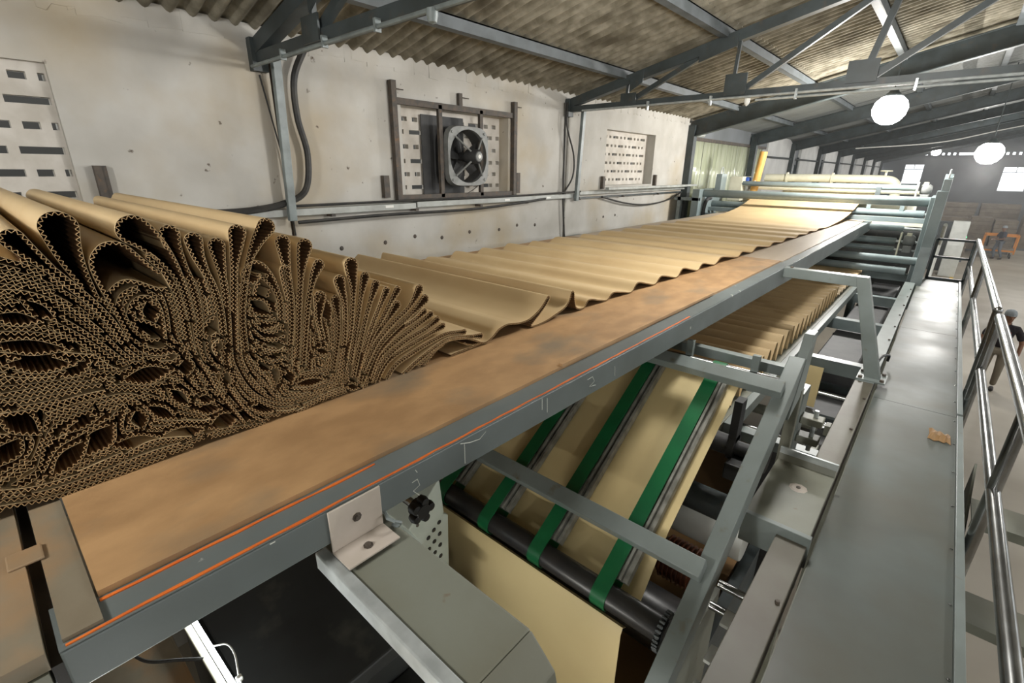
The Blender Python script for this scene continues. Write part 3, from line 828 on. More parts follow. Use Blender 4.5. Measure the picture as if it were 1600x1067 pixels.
for cy, cz, a, b, ang in CAVITIES:
    a = max(a, 5); b = max(b * 1.05, 4.0) * 0.95; t = math.radians(ang)
    for sg in (1, -1):
        u = np.linspace(-1.5, 1.5, 40); off = sg * ((b + 5.0) * np.cos(np.clip(u, -1.5, 1.5) * math.pi / 3) ** 1.4 + 1.5)
        E_ = np.stack([cy + (a + 4) * u * math.cos(t) - off * math.sin(t), cz + (a + 4) * u * math.sin(t) + off * math.cos(t)], 1)
        for q in pieces(resample(E_, 3.0), hard, 14): accept(q, 1)
    k = ((YY - cy) * math.cos(t) + (ZZ - cz) * math.sin(t)) ** 2 / a ** 2 + (-(YY - cy) * math.sin(t) + (ZZ - cz) * math.cos(t)) ** 2 / b ** 2 < 1
    hard |= k; soft |= k
# outside the pile outline nothing is filled in
inside = np.zeros_like(hard); po = FILL_OUTLINE
for i in range(len(po)):
    (y1, z1), (y2, z2) = po[i], po[(i + 1) % len(po)]
    if z1 == z2: continue
    k = (z1 > ZZ) != (z2 > ZZ)
    inside ^= k & (YY < (y2 - y1) * (ZZ - z1) / (z2 - z1) + y1)
hard |= ~inside; soft |= ~inside
# direction of the layers between the traced folds
G = np.concatenate(guides); T = []
for g in guides:
    n_ = normals(g); T.append(np.stack([n_[:, 1], -n_[:, 0]], 1))
T = np.concatenate(T); c2 = np.stack([T[:, 0] ** 2 - T[:, 1] ** 2, 2 * T[:, 0] * T[:, 1]], 1)
cell = 12; FY, FZ = GW // cell + 2, GH // cell + 2; field = np.zeros((FY, FZ, 2))
for i in range(FY):
    py = GY0 + i * cell; pz = GZ0 + np.arange(FZ) * cell
    d2 = (G[None, :, 0] - py) ** 2 + (G[None, :, 1] - pz[:, None]) ** 2 + 60.0
    w = 1.0 / d2 ** 1.6; f = w @ c2; field[i] = f
def direction(p):
    u = (p[0] - GY0) / cell; v = (p[1] - GZ0) / cell; i = min(max(int(u), 0), FY - 2); j = min(max(int(v), 0), FZ - 2); fu, fv = u - i, v - j
    f = (field[i, j] / (np.hypot(*field[i, j]) + 1e-30) * (1 - fu) * (1 - fv) + field[i + 1, j] / (np.hypot(*field[i + 1, j]) + 1e-30) * fu * (1 - fv)
         + field[i, j + 1] / (np.hypot(*field[i, j + 1]) + 1e-30) * (1 - fu) * fv + field[i + 1, j + 1] / (np.hypot(*field[i + 1, j + 1]) + 1e-30) * fu * fv)
    a = 0.5 * math.atan2(f[1], f[0]); return math.cos(a), math.sin(a)
def grow(p, sg):
    out = []; d = direction(p); dx, dz = d[0] * sg, d[1] * sg; x, z = p
    for k in range(260):
        e = direction((x, z))
        if e[0] * dx + e[1] * dz < 0: e = (-e[0], -e[1])
        dx, dz = e; x += 3.0 * dx; z += 3.0 * dz
        if at(hard, (x, z)): break
        if k > 12 and k % 4 == 0:
            if min((x - q[0]) ** 2 + (z - q[1]) ** 2 for q in out[:-8]) < 64: break
        out.append((x, z))
    return out
seeds = [(y, z) for y in range(GY0 + 2, GY0 + GW, 4) for z in range(GZ0 + 2, GZ0 + GH, 4) if not at(soft, (y, z))]
prng.shuffle(seeds)
for sd in seeds:
    if at(soft, sd): continue
    P = grow(sd, -1)[::-1] + [sd] + grow(sd, 1)
    if len(P) * 3 < 16:
        soft[sd[0] - GY0, sd[1] - GZ0] = True; continue
    P = np.array(P); boards.append((P, (1 if P[-1][0] >= P[0][0] else -1) * (1 if prng.random() < 0.85 else -1))); stamp(P)
rb = Ribbons()
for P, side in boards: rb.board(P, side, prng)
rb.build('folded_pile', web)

# the trailing sheet: from the pile's foot over two upright fins and down the bridge in low waves
TRAIL = [(1163,3519),(1178,3540),(1230,3575),(1292,3592),(1360,3584),(1431,3560),(1489,3530),(1527,3524),(1576,3545),(1608,3566),(1663,3577),(1706,3572),(1765,3563),(1842,3566),(1925,3600),(1985,3650),(1999,3660),(2008,3650),(1985,3622),(1930,3580),(1880,3548),(1856,3530),(1870,3520),(1930,3519),(2000,3526),(2067,3541),(2150,3562),(2196,3596),(2216,3640),(2230,3646),(2240,3634),(2252,3580),(2278,3536),(2350,3521)]
flat = [c for p in TRAIL for c in p]
y = 2350; rg = random.Random(8)
amps = [40, 34, 50, 44, 52, 40, 46, 34, 40, 28, 34, 24, 26, 18, 18, 12]
for i, a in enumerate(amps):
    L_ = [300, 270, 380, 340, 440, 400, 500, 430, 560, 500, 580, 520, 560, 600, 560, 560][i] * rg.uniform(0.85, 1.15)
    if y + L_ > 8900: break
    # leaning wave: short steep side towards the pile, long slope away from it
    flat += [y + L_ * 0.13, 3521 + a * 0.8, y + L_ * 0.22, 3521 + a, y + L_ * 0.36, 3521 + a * 0.86, y + L_ * 0.66, 3521 + a * 0.35, y + L_ * 0.97, 3519]; y += L_
flat += [9000, 3530, 9600, 3560, 10100, 3608, 10500, 3672, 10850, 3755, 11100, 3800, 11500, 3822, 12600, 3830]
tp = curve2(flat, 3.0)
rb2 = Ribbons(); xs = lambda yy: 0.030 * np.clip(yy - 2.6, 0, 9)
rb2.board(tp, 1, prng, xs)
ts = rb2.build('trailing_sheet', web)
# two folds lying flat under the sheet at its foot
rb3 = Ribbons()
for fl_ in ([1300, 3518, 1360, 3520, 1440, 3522, 1500, 3526, 1440, 3533, 1400, 3545, 1380, 3560], [1120, 3520, 1160, 3545, 1200, 3565, 1260, 3580]):
    rb3.board(curve2(fl_, 3.0), 1, prng)
rb3.build('under_fold', web)
# ------------------------------------------------------------------ inclined belt conveyor
TH = math.radians(33); CT, ST = math.cos(TH), math.sin(TH)
def inc(s, n=0.0):          # along the incline from the lower roller, n = height above the belt plane
    return (1.60 + s * CT - n * ST, 2.47 + s * ST + n * CT)
ic = thing('belt_incline', 'grey inclined conveyor frame with green belts over a black roller', 'conveyor', (-0.46, 1.6, 2.2))
def inc_prism(mb, s0, s1, n0, n1, x0, x1):
    return mb.prism([inc(s0, n0), inc(s1, n0), inc(s1, n1), inc(s0, n1)], 'x', x0, x1)
inc_prism(MB(), -0.28, 1.55, -0.10, 0.035, -0.475, -0.395).build('side_beam', 'paint_grey', ic, bevel=0.004)
inc_prism(MB(), -0.20, 1.55, -0.10, 0.035, -3.45, -3.37).build('side_beam', 'paint_grey', ic, bevel=0.004)
inc_prism(MB(), 0.20, 0.285, 0.05, 0.125, -3.4, -0.43).build('cross_bar', 'paint_grey', ic, bevel=0.003)
inc_prism(MB(), 1.25, 1.33, 0.03, 0.09, -3.4, -0.43).build('cross_bar', 'paint_grey', ic, bevel=0.003)
MB().box(-3.4, -0.42, 2.93, 2.99, 3.19, 3.25).build('cross_bar', 'paint_grey', ic, bevel=0.003)
# upright corner plate and posts at the head
MB().prism([(2.74, 3.02), (3.02, 3.10), (3.06, 3.46), (2.96, 3.46)], 'x', -0.44, -0.39).build('head_plate', 'paint_grey', ic, bevel=0.003)
MB().box(-0.44, -0.385, 2.96, 3.02, 2.5, 3.12).build('head_post', 'paint_grey_dusty', ic, bevel=0.003)
for x in (-0.62, -1.0):
    MB().box(x - 0.02, x + 0.02, 2.80, 2.83, 3.10, 3.32).build('belt_guide', 'paint_grey', ic)
def roller(name, m, parent, x0, x1, y, z, r, seg=28):
    return MB().lathe([(0, 0), (r * 0.96, 0), (r, r * 0.06), (r, (x1 - x0) - r * 0.06), (r * 0.96, x1 - x0), (0, x1 - x0)], (x0, y, z), 'x', seg).build(name, m, parent, smooth=True)
roller('lower_roller', 'black_rubber', ic, -3.3, -0.49, 1.60, 2.405, 0.058)
roller('head_roller', 'chrome', ic, -3.3, -0.46, 2.80, 3.18, 0.045)
MB().lathe([(0, 0), (0.075, 0), (0.085, 0.004), (0.085, 0.016), (0.075, 0.02), (0, 0.02)], (-0.515, 1.60, 2.405), 'x', 30).build('sprocket', 'black_plastic', ic)
mb = MB()
for k in range(26):
    a = 2 * math.pi * k / 26; mb.tube([(-0.517, 1.60 + 0.086 * math.cos(a), 2.405 + 0.086 * math.sin(a)), (-0.493, 1.60 + 0.086 * math.cos(a), 2.405 + 0.086 * math.sin(a))], 0.007, 6)
mb.build('drive_chain', 'steel_dark', ic)
def belt(x, w=0.078):
    # closed band round lower and head roller
    pr = []; r0, r1 = 0.067, 0.052
    c0 = (1.60, 2.405); c1 = (2.80, 3.18); ang = math.atan2(c1[1] - c0[1], c1[0] - c0[0])
    for a in np.linspace(ang + math.pi / 2, ang + 1.5 * math.pi, 14): pr.append((c0[0] + r0 * math.cos(a), c0[1] + r0 * math.sin(a)))
    for a in np.linspace(ang - math.pi / 2, ang + math.pi / 2, 14): pr.append((c1[0] + r1 * math.cos(a), c1[1] + r1 * math.sin(a)))
    inner = [(p[0] + (0.004 * ((c0[0] if i < 14 else c1[0]) - p[0]) / 0.055), p[1] + 0.004 * ((c0[1] if i < 14 else c1[1]) - p[1]) / 0.055) for i, p in enumerate(pr)]
    n = len(pr); vs = []; fs = []
    for xx in (x - w / 2, x + w / 2):
        vs += [(xx, p[0], p[1]) for p in pr] + [(xx, p[0], p[1]) for p in inner]
    for i in range(n):
        j = (i + 1) % n
        fs += [(i, j, 2 * n + j, 2 * n + i), (n + i, 3 * n + i, 3 * n + j, n + j), (i, n + i, n + j, j), (2 * n + i, 2 * n + j, 3 * n + j, 3 * n + i)]
    return MB().add(vs, fs).build('belt', 'belt_green', ic, smooth=True)
for x in (-0.805, -1.19, -1.555, -1.925, -2.30, -2.67, -3.04):
    belt(x)
    # slide rail under each belt, showing as a grey channel on its right
    mb = MB(); inc_prism(mb, 0.05, 1.30, -0.055, -0.035, x - 0.02, x + 0.088); inc_prism(mb, 0.05, 1.30, -0.035, -0.008, x + 0.043, x + 0.056); inc_prism(mb, 0.05, 1.30, -0.035, -0.010, x + 0.072, x + 0.088)
    mb.build('slide_rail', 'slide_grey', ic)
# shelf bracket tying the frame to the base beam
sh = thing('frame_bracket', 'grey folded-plate bracket tying the incline to the base beam, with a worn patch', 'bracket', (-0.28, 2.55, 2.6))
MB().prism([(2.28, 2.69), (2.90, 2.69), (2.93, 2.76), (2.94, 2.76), (2.91, 2.68), (2.28, 2.68)], 'x', -0.42, -0.13).build('shelf_plate', 'paint_grey_dusty', sh, bevel=0.002)
MB().box(-0.42, -0.12, 2.25, 2.28, 2.53, 2.70).build('front_plate', 'paint_grey', sh, bevel=0.003)
MB().box(-0.42, -0.125, 2.915, 2.93, 2.72, 2.765).build('back_lip', 'galvanised', sh, bevel=0.002)
MB().lathe([(0.0, 0.003), (0.03, 0.003), (0.045, 0.0)], (-0.26, 2.66, 2.69), 'z', 9).build('worn_patch', 'pale_pink', sh)
MB().lathe([(0.0, 0.006), (0.011, 0.005), (0.012, 0.0)], (-0.26, 2.66, 2.693), 'z', 7).build('hole_plug', 'rust_steel', sh)

# paper web carried by the belts: hangs in front of the roller, runs up under the belts
pw = thing('paper_web', 'pale kraft paper web rising in front of the black roller and up under the belts', 'paper', (-2.0, 1.52, 1.2))
def sheet(name, prof, x0, x1, m, parent, th=0.0015):
    P = np.array(prof); N = normals(P); A = P + N * th; B = P - N * th; n = len(P); vs = []; fs = []
    for xx in (x0, x1):
        vs += [(xx, a[0], a[1]) for a in A] + [(xx, b[0], b[1]) for b in B]
    for i in range(n - 1):
        fs += [(i, i + 1, 2 * n + i + 1, 2 * n + i), (n + i, 3 * n + i, 3 * n + i + 1, n + i + 1), (i, n + i, n + i + 1, i + 1), (2 * n + i, 2 * n + i + 1, 3 * n + i + 1, 3 * n + i)]
    return MB().add(vs, fs).build(name, m, parent, smooth=True)
sheet('hanging_run', [(1.515, 0.9), (1.512, 1.6), (1.51, 2.1), (1.515, 2.33), (1.53, 2.36), (1.56, 2.338)], -2.62, -0.66, 'kraft_pale', pw)
up = [inc(s, -0.075 - 0.10 * max(0.0, 1 - s / 0.35)) for s in np.linspace(0.0, 1.42, 16)]
sheet('rising_run', up, -2.62, -0.67, 'kraft_pale', pw)

# ------------------------------------------------------------------ lower bridge with pleated board
lw = thing('pleated_web', 'brown pleated corrugated board lying in a row of leaning folds on the lower bridge', 'cardboard', (-1.8, 5.5, 2.6))
pts = []; yy = 3.55; rg = random.Random(4); NP = 21
pts += [(2.95, 3.15), (3.1, 3.05), (3.25, 2.86), (3.45, 2.72)]
for k in range(NP):
    h = 0.20 * rg.uniform(0.9, 1.1); st_ = 0.21
    pts += [(yy + 0.02, 2.615), (yy + 0.05, 2.63 + h * 0.3), (yy + 0.10, 2.62 + h * 0.85), (yy + 0.125, 2.62 + h), (yy + 0.165, 2.62 + h * 0.93), (yy + 0.185, 2.62 + h * 0.6), (yy + 0.2, 2.62 + h * 0.15)]
    yy += st_
for k in range(14):
    pts += [(yy + 0.08, 2.69), (yy + 0.2, 2.64)]; yy += 0.24
prof = [(v.x, v.y) for v in smooth_path([(a, b, 0) for a, b in pts], 5)]
sheet('pleats', prof, -2.75, -0.90, 'kraft', lw, 0.0022)
lb = thing('lower_bridge', 'grey lower bridge bed under the pleated board', 'conveyor', (-1.8, 6, 2.5))
box('bed_plate', 'paint_grey_dusty', lb, -3.3, -0.86, 3.1, 11.0, 2.565, 2.60)
box('side_rail', 'paint_grey', lb, -0.86, -0.80, 3.3, 11.0, 2.50, 2.60, 0.004)
box('side_rail', 'paint_grey', lb, -3.4, -3.3, 3.3, 11.0, 2.46, 2.66, 0.004)
for y in (5.6, 7.4, 9.2):
    box('bearer', 'paint_teal', lb, -3.4, -0.25, y - 0.06, y + 0.06, 2.36, 2.5, 0.004)
for x in (-3.35, -0.83):
    for y in (5.6, 9.2): box('leg', 'paint_teal', lb, x - 0.05, x + 0.05, y - 0.05, y + 0.05, 0.0, 2.36)

# portal leg beside the walkway that carries the upper bridge
pl = thing('bridge_portal', 'grey square-tube portal arm and leg holding the upper bridge beside the walkway', 'support', (-0.2, 4.75, 2.66))
MB().bar((-0.99, 4.84, 3.455), (-0.40, 4.84, 3.455), 0.09, 0.085).build('arm', 'paint_grey', pl, bevel=0.004)
MB().prism([(-0.445, 3.497), (-0.355, 3.497), (-0.10, 2.665), (-0.21, 2.665)], 'y', 4.79, 4.885).build('leg', 'paint_grey', pl, bevel=0.004)
MB().box(-0.26, -0.06, 4.72, 4.95, 2.655, 2.668).build('foot_plate', 'paint_grey', pl)
for dx, dy in ((-0.235, 4.75), (-0.085, 4.75), (-0.085, 4.92), (-0.235, 4.92)):
    MB().lathe([(0, 0.02), (0.014, 0.02), (0.016, 0.0)], (dx, dy, 2.668), 'z', 6).build('bolt', 'rust_steel', pl)
MB().lathe([(0, 0.012), (0.012, 0.012), (0.014, 0.0)], (-0.93, 4.84, 3.497), 'z', 8).build('bolt', 'rust_steel', pl)

# machine base beam beside the walkway
bb = thing('base_beam', 'long dusty grey channel beam between the machine and the walkway', 'beam', (-0.18, 4, 2.6))
for y0, y1, m in ((0.6, 2.25, 'base_beam'), (2.26, 4.70, 'base_beam'), (4.71, 9.9, 'paint_grey')):
    MB().box(-0.26, -0.13, y0, y1, 2.50, 2.655).build('channel', m, bb, bevel=0.003)
for y in np.arange(1.2, 9.8, 0.62):
    MB().lathe([(0, 0.012), (0.009, 0.012), (0.01, 0.0)], (-0.15, float(y), 2.655), 'z', 6).build('bolt', 'rust_steel', bb)
for y in (2.2, 4.4, 6.6, 8.8):
    box('column', 'paint_grey_dusty', bb, -0.24, -0.15, y - 0.05, y + 0.05, 0.0, 2.5)
MB().tube(smooth_path([(-0.16, 5.05, 2.66), (-0.16, 5.05, 2.72), (-0.14, 5.25, 2.74), (-0.10, 5.38, 2.72), (-0.10, 5.40, 2.66)], 5), 0.012, 8).build('lifting_loop', 'black_plastic', bb, smooth=True)

# ------------------------------------------------------------------ walkway and railings
wk = thing('walkway', 'glossy grey steel plate walkway beside the machine', 'walkway', (0.15, 4, 2.5))
for y0, y1 in ((-1.6, 1.2), (1.204, 4.55), (4.555, 7.05), (7.055, 9.0), (9.005, 10.9)):
    MB().box(-0.105, 0.40, y0, y1, 2.592, 2.60).build('deck_plate', 'walk_plate', wk)
MB().box(0.402, 0.435, -1.6, 4.56, 2.47, 2.615).build('edge_angle', 'paint_grey', wk, bevel=0.002)
MB().box(0.402, 0.435, 4.6, 10.9, 2.47, 2.615).build('edge_angle', 'paint_grey', wk, bevel=0.002)
MB().box(-0.11, -0.09, -1.6, 10.9, 2.50, 2.592).build('edge_angle', 'paint_grey_dusty', wk)
for y in np.arange(-1.0, 10.9, 0.42):
    MB().lathe([(0, 0.004), (0.006, 0.003), (0.007, 0.0)], (0.39, float(y), 2.60), 'z', 6).build('rivet', 'chrome', wk)
for y in (0.2, 2.4, 4.6, 6.8, 9.0, 10.8):
    box('joist', 'paint_grey_dusty', wk, -0.1, 0.40, y - 0.03, y + 0.03, 2.44, 2.59)
def railing(label, y0, y1, posts, zt=3.30, xr=0.47):
    r = thing('railing', label, 'railing', (xr, y0, 2.3), 'tubular railings along the walkway')
    MB().tube([(xr, y0, zt), (xr, y1, zt)], 0.031, 18).build('top_rail', 'chrome', r, smooth=True)
    MB().tube([(xr, y0 + 0.05, 2.88), (xr, y1 - 0.05, 2.88)], 0.028, 16).build('mid_rail', 'chrome', r, smooth=True)
    for y in posts:
        MB().tube([(xr, y, 2.32), (xr, y, zt - 0.004)], 0.028, 16).build('post', 'chrome', r, smooth=True)
        MB().box(0.435, 0.46, y - 0.05, y + 0.05, 2.34, 2.50).build('post_clamp', 'paint_grey_dusty', r)
    for y in (y0, y1):
        MB().lathe([(0.0, 0.031), (0.016, 0.027), (0.027, 0.016), (0.031, 0.0), (0.027, -0.016), (0.016, -0.027), (0, -0.031)], (xr, y, zt), 'z', 14).build('elbow', 'chrome', r, smooth=True)
    return r
railing('nearer tubular steel railing at the right edge of the frame', -1.2, 4.95, (-1.2, 0.9, 2.95, 4.95))
railing('farther tubular steel railing with a bright top bar', 5.22, 10.75, (5.22, 7.9, 10.75))
er = thing('end_railing', 'dark flat-bar railing across the far end of the walkway', 'railing', (0.2, 10.85, 2.6))
for z in (3.27, 2.98, 2.62): box('bar', 'steel_dark', er, -0.02, 0.46, 10.83, 10.87, z - 0.018, z + 0.018)
for x in (-0.02, 0.45): box('upright', 'steel_dark', er, x - 0.02, x + 0.02, 10.83, 10.87, 2.45, 3.28)
# torn cardboard scrap on the walkway
vs = []; fs = []; rg = random.Random(9); n = 9
for i in range(n):
    t = i / (n - 1)
    for j, (z, yy) in enumerate(((2.602, 4.02 + rg.uniform(-.02, .02)), (2.612 + 0.022 * math.sin(t * 7) ** 2, 4.08), (2.603 + 0.02 * (1 - t), 4.16 + rg.uniform(-.03, .02)))):
        vs.append((0.255 + 0.115 * t + rg.uniform(-.004, .004), yy, z))
for i in range(n - 1):
    for j in range(2): fs.append((i * 3 + j, i * 3 + j + 1, i * 3 + j + 4, i * 3 + j + 3))
o = MB().add(vs, fs).build('cardboard_scrap', 'kraft_dark', base=(0.3, 4.08, 2.601)); o.location.z += 0.004; o.modifiers.new('s', 'SOLIDIFY').thickness = 0.004
tag(o, 'small torn scrap of brown cardboard on the walkway plate', 'scrap')

# ------------------------------------------------------------------ between incline and base beam: rollers, clamps, hose
def simple_roller(x0, x1, y, z, r, m, label, group):
    t = thing('guide_roller', label, 'roller', ((x0 + x1) / 2, y, z), group)
    roller('shell', m, t, x0, x1 - 0.04, y, z, r); MB().tube([(x1 - 0.04, y, z), (x1 + 0.06, y, z)], r * 0.35, 10).build('journal', 'chrome', t, smooth=True)
    MB().box(x1 + 0.01, x1 + 0.05, y - r, y + r, z - r, z + r).build('bearing', 'paint_grey_dusty', t, bevel=0.004); return t
simple_roller(-3.2, -0.36, 3.75, 2.36, 0.05, 'chrome', 'bright steel guide roller just past the belt incline', 'guide rollers under the bridge')
simple_roller(-3.2, -0.36, 4.35, 2.30, 0.045, 'paint_grey_dusty', 'dull grey guide roller left of the portal leg', 'guide rollers under the bridge')
simple_roller(-3.2, -0.36, 6.2, 2.2, 0.05, 'chrome', 'steel guide roller under the pleated board, right of the portal leg', 'guide rollers under the bridge')
cl = thing('bearing_clamp', 'pair of small grey screw clamps at the head of the incline', 'clamp', (-0.36, 3.45, 2.6))
for z in (2.72, 2.58):
    MB().box(-0.42, -0.29, 3.40, 3.50, z, z + 0.05).build('jaw', 'paint_grey_dusty', cl, bevel=0.006)
    MB().tube([(-0.34, 3.45, z - 0.06), (-0.34, 3.45, z + 0.1)], 0.014, 8).build('screw', 'galvanised', cl)
MB().box(-0.46, -0.42, 3.35, 3.55, 2.3, 2.95).build('clamp_plate', 'paint_grey', cl, bevel=0.003)
hs = MB().tube(smooth_path([(-0.44, 3.05, 2.55), (-0.40, 3.12, 2.42), (-0.34, 3.2, 2.36), (-0.27, 3.3, 2.4), (-0.24, 3.36, 2.48)], 6), 0.02, 10).build('rubber_hose', 'cable_black', smooth=True, base=(-0.4, 3.1, 2.4)); tag(hs, 'black rubber hose looping behind the shelf bracket', 'hose')
tie = thing('tie_beam', 'light grey cross beam low behind the incline', 'beam', (-0.9, 3.62, 2.35))
MB().box(-1.6, -0.26, 3.56, 3.66, 2.36, 2.44).build('beam', 'paint_grey', tie, bevel=0.004)
lf = thing('gluing_unit', 'lower machine side frame beside the base beam, with white boxes standing in for light below', 'machine', (-0.35, 1.8, 0.0))
for y, z in ((1.62, 2.18), (1.80, 2.22), (1.98, 2.28)):
    box('flange', 'machine_white', lf, -0.36, -0.27, y - 0.05, y + 0.05, z - 0.02, z, 0.003)  # white boxes in place of bright spots of light below
for y, z in ((2.14, 2.30), (2.04, 2.24)):
    MB().tube([(-0.44, y, z), (-0.27, y, z)], 0.022, 12).build('cross_shaft', 'chrome', lf, smooth=True)
box('side_plate', 'paint_grey_dusty', lf, -0.50, -0.46, 1.2, 2.3, 0.0, 2.12)
box('side_plate', 'paint_grey_dusty', lf, -3.4, -3.36, 1.2, 2.3, 0.0, 2.12)
lr = thing('singlefacer', 'single-facer below the incline with dark rolls, a pale roll and a brown motor', 'machine', (-1.8, 3.2, 0.0))
roller('pale_roll', 'machine_white', lr, -3.0, -0.60, 3.55, 1.50, 0.16)
roller('dark_roll', 'black_rubber', lr, -3.0, -0.60, 2.6, 1.3, 0.2); roller('dark_roll', 'steel_dark', lr, -3.0, -0.6, 3.1, 2.05, 0.10)
MB().lathe([(0, 0), (0.13, 0), (0.15, 0.03), (0.15, 0.3), (0.1, 0.34), (0, 0.34)], (-1.05, 3.0, 1.5), 'x', 20).build('motor', 'motor_brown', lr, smooth=True)
for k in range(7): MB().lathe([(0.15, 0), (0.165, 0.004), (0.165, 0.012), (0.15, 0.016)], (-1.02 + k * 0.035, 3.0, 1.5), 'x', 20).build('motor_fin', 'motor_brown', lr)
for x in (-3.1, -0.58): box('side_frame', 'steel_dark', lr, x - 0.04, x + 0.04, 2.2, 3.9, 0, 1.25)
sheet('brown_web', [(1.9, 0.75), (2.5, 0.85), (3.2, 0.9), (4.5, 1.0), (6.0, 1.05)], -2.8, -0.7, 'kraft_dark', lr)
mo = thing('gear_case', 'dark geared shaft and motor hanging under the head of the incline', 'machine', (-0.7, 3.3, 2.6))
MB().lathe([(0, 0), (0.07, 0), (0.07, 0.12), (0.09, 0.12), (0.09, 0.16), (0.05, 0.16), (0.05, 0.3), (0.1, 0.3), (0.1, 0.36), (0, 0.36)], (-0.86, 3.1, 2.55), 'x', 20).build('shaft_housing', 'fan_dark', mo, smooth=True)
box('bracket', 'fan_dark', mo, -0.75, -0.70, 3.05, 3.15, 2.6, 2.9); box('brake', 'fan_dark', mo, -0.72, -0.6, 2.95, 3.1, 2.38, 2.5, 0.01)

# motor case seen under the rail
gc = thing('drive_case', 'small pale grey-green drive case with perforated end beside the hanging paper', 'machine', (-1.6, 1.1, 2.26))
MB().prism([(1.01, 2.75), (1.08, 2.62), (1.22, 2.72), (1.20, 2.93)], 'x', -1.95, -1.50).build('cover', 'grey_green_case', gc, bevel=0.004)
MB().prism([(1.09, 2.63), (1.21, 2.71), (1.27, 2.66), (1.26, 2.27), (1.12, 2.27)], 'x', -1.95, -1.53).build('case', 'grey_green_case', gc, bevel=0.004)
for k in range(3):
    for j in range(4):
        MB().lathe([(0.0, 0.004), (0.010, 0.003), (0.013, 0.0)], (-1.53, 1.14 + 0.035 * k, 2.60 - 0.07 * j + 0.025 * k), 'x', 10).build('end_screw', 'black_plastic', gc)
for k in range(2): MB().lathe([(0.0, 0.004), (0.008, 0.003), (0.009, 0.0)], (-1.50, 1.06 + 0.07 * k, 2.745 + 0.06 * k), 'x', 8).build('cover_screw', 'rust_steel', gc)
kn = thing('adjusting_knob', 'black lobed adjusting knob beside the drive case under the rail', 'knob', (-1.24, 0.93, 3.07))
MB().lathe([(0, 0.03), (0.028, 0.03), (0.036, 0.015), (0.036, -0.02), (0.024, -0.03), (0, -0.03)], (-1.22, 0.875, 3.105), 'x', 20).build('hub', 'black_plastic', kn, smooth=True)
for k in range(5):
    a = 2 * math.pi * k / 5; MB().lathe([(0, 0.02), (0.016, 0.018), (0.02, 0), (0.016, -0.018), (0, -0.02)], (-1.21, 0.875 + 0.036 * math.cos(a), 3.105 + 0.036 * math.sin(a)), 'x', 12).build('lobe', 'black_plastic', kn, smooth=True)
MB().tube([(-1.24, 0.875, 3.105), (-1.5, 0.875, 3.105)], 0.016, 10).build('spindle', 'chrome', kn)
MB().bar((-1.47, 0.875, 3.105), (-1.6, 1.16, 2.85), 0.03, 0.03).build('mount_arm', 'fan_dark', kn)

# dark machine top and work lamp below the near end of the bridge
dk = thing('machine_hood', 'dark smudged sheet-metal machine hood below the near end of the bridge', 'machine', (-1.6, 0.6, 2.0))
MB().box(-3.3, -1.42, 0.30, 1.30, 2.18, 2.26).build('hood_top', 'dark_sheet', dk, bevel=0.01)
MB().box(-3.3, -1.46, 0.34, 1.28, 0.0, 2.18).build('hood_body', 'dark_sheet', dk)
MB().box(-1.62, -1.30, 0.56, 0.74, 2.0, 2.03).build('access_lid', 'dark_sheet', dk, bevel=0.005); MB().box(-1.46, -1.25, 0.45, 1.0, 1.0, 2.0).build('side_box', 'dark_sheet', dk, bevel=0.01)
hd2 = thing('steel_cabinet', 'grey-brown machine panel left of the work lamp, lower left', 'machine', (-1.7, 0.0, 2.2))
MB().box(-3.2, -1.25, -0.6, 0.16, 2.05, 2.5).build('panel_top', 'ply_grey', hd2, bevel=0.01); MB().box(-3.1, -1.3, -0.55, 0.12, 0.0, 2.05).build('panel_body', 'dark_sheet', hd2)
tl = thing('tube_lamp', 'lit white fluorescent tube lamp under the bridge rail', 'lamp', (-1.6, 0.22, 2.6))
a_, b_ = Vector((-2.15, 0.215, 2.62)), Vector((-1.30, 0.235, 2.60))
MB().bar(a_ + Vector((0, -0.02, -0.012)), b_ + Vector((0, -0.02, -0.012)), 0.024, 0.016).build('batten', 'cream', tl, bevel=0.003)
MB().tube([a_ + Vector((0.02, 0, 0.022)), b_ + Vector((-0.02, 0, 0.022))], 0.009, 12).build('tube', 'tube_glow', tl, smooth=True)
for p in (a_, b_): MB().box(p.x - 0.015, p.x + 0.015, p.y - 0.02, p.y + 0.02, p.z - 0.004, p.z + 0.04).build('end_cap', 'label_white', tl, bevel=0.003)
cb = MB().tube(smooth_path([(-1.66, 0.235, 2.63), (-1.62, 0.27, 2.64), (-1.56, 0.275, 2.64), (-1.50, 0.262, 2.63), (-1.47, 0.255, 2.62), (-1.40, 0.25, 2.615)], 6), 0.003, 8).build('power_cable', 'label_white', smooth=True, base=(-1.6, 0.28, 2.63)); tag(cb, 'thin white cord beside the lit tube lamp', 'cable')
MB().box(-1.48, -1.462, 0.245, 0.265, 2.61, 2.63).build('cord_clip', 'label_white', tl, bevel=0.004)
cable('machine_cable', [(-1.95, 0.02, 2.56), (-1.8, 0.06, 2.60), (-1.72, 0.14, 2.60), (-1.66, 0.20, 2.60)], 0.006, 'cable_black', 'thin black cord across the grey panel to the tube lamp')

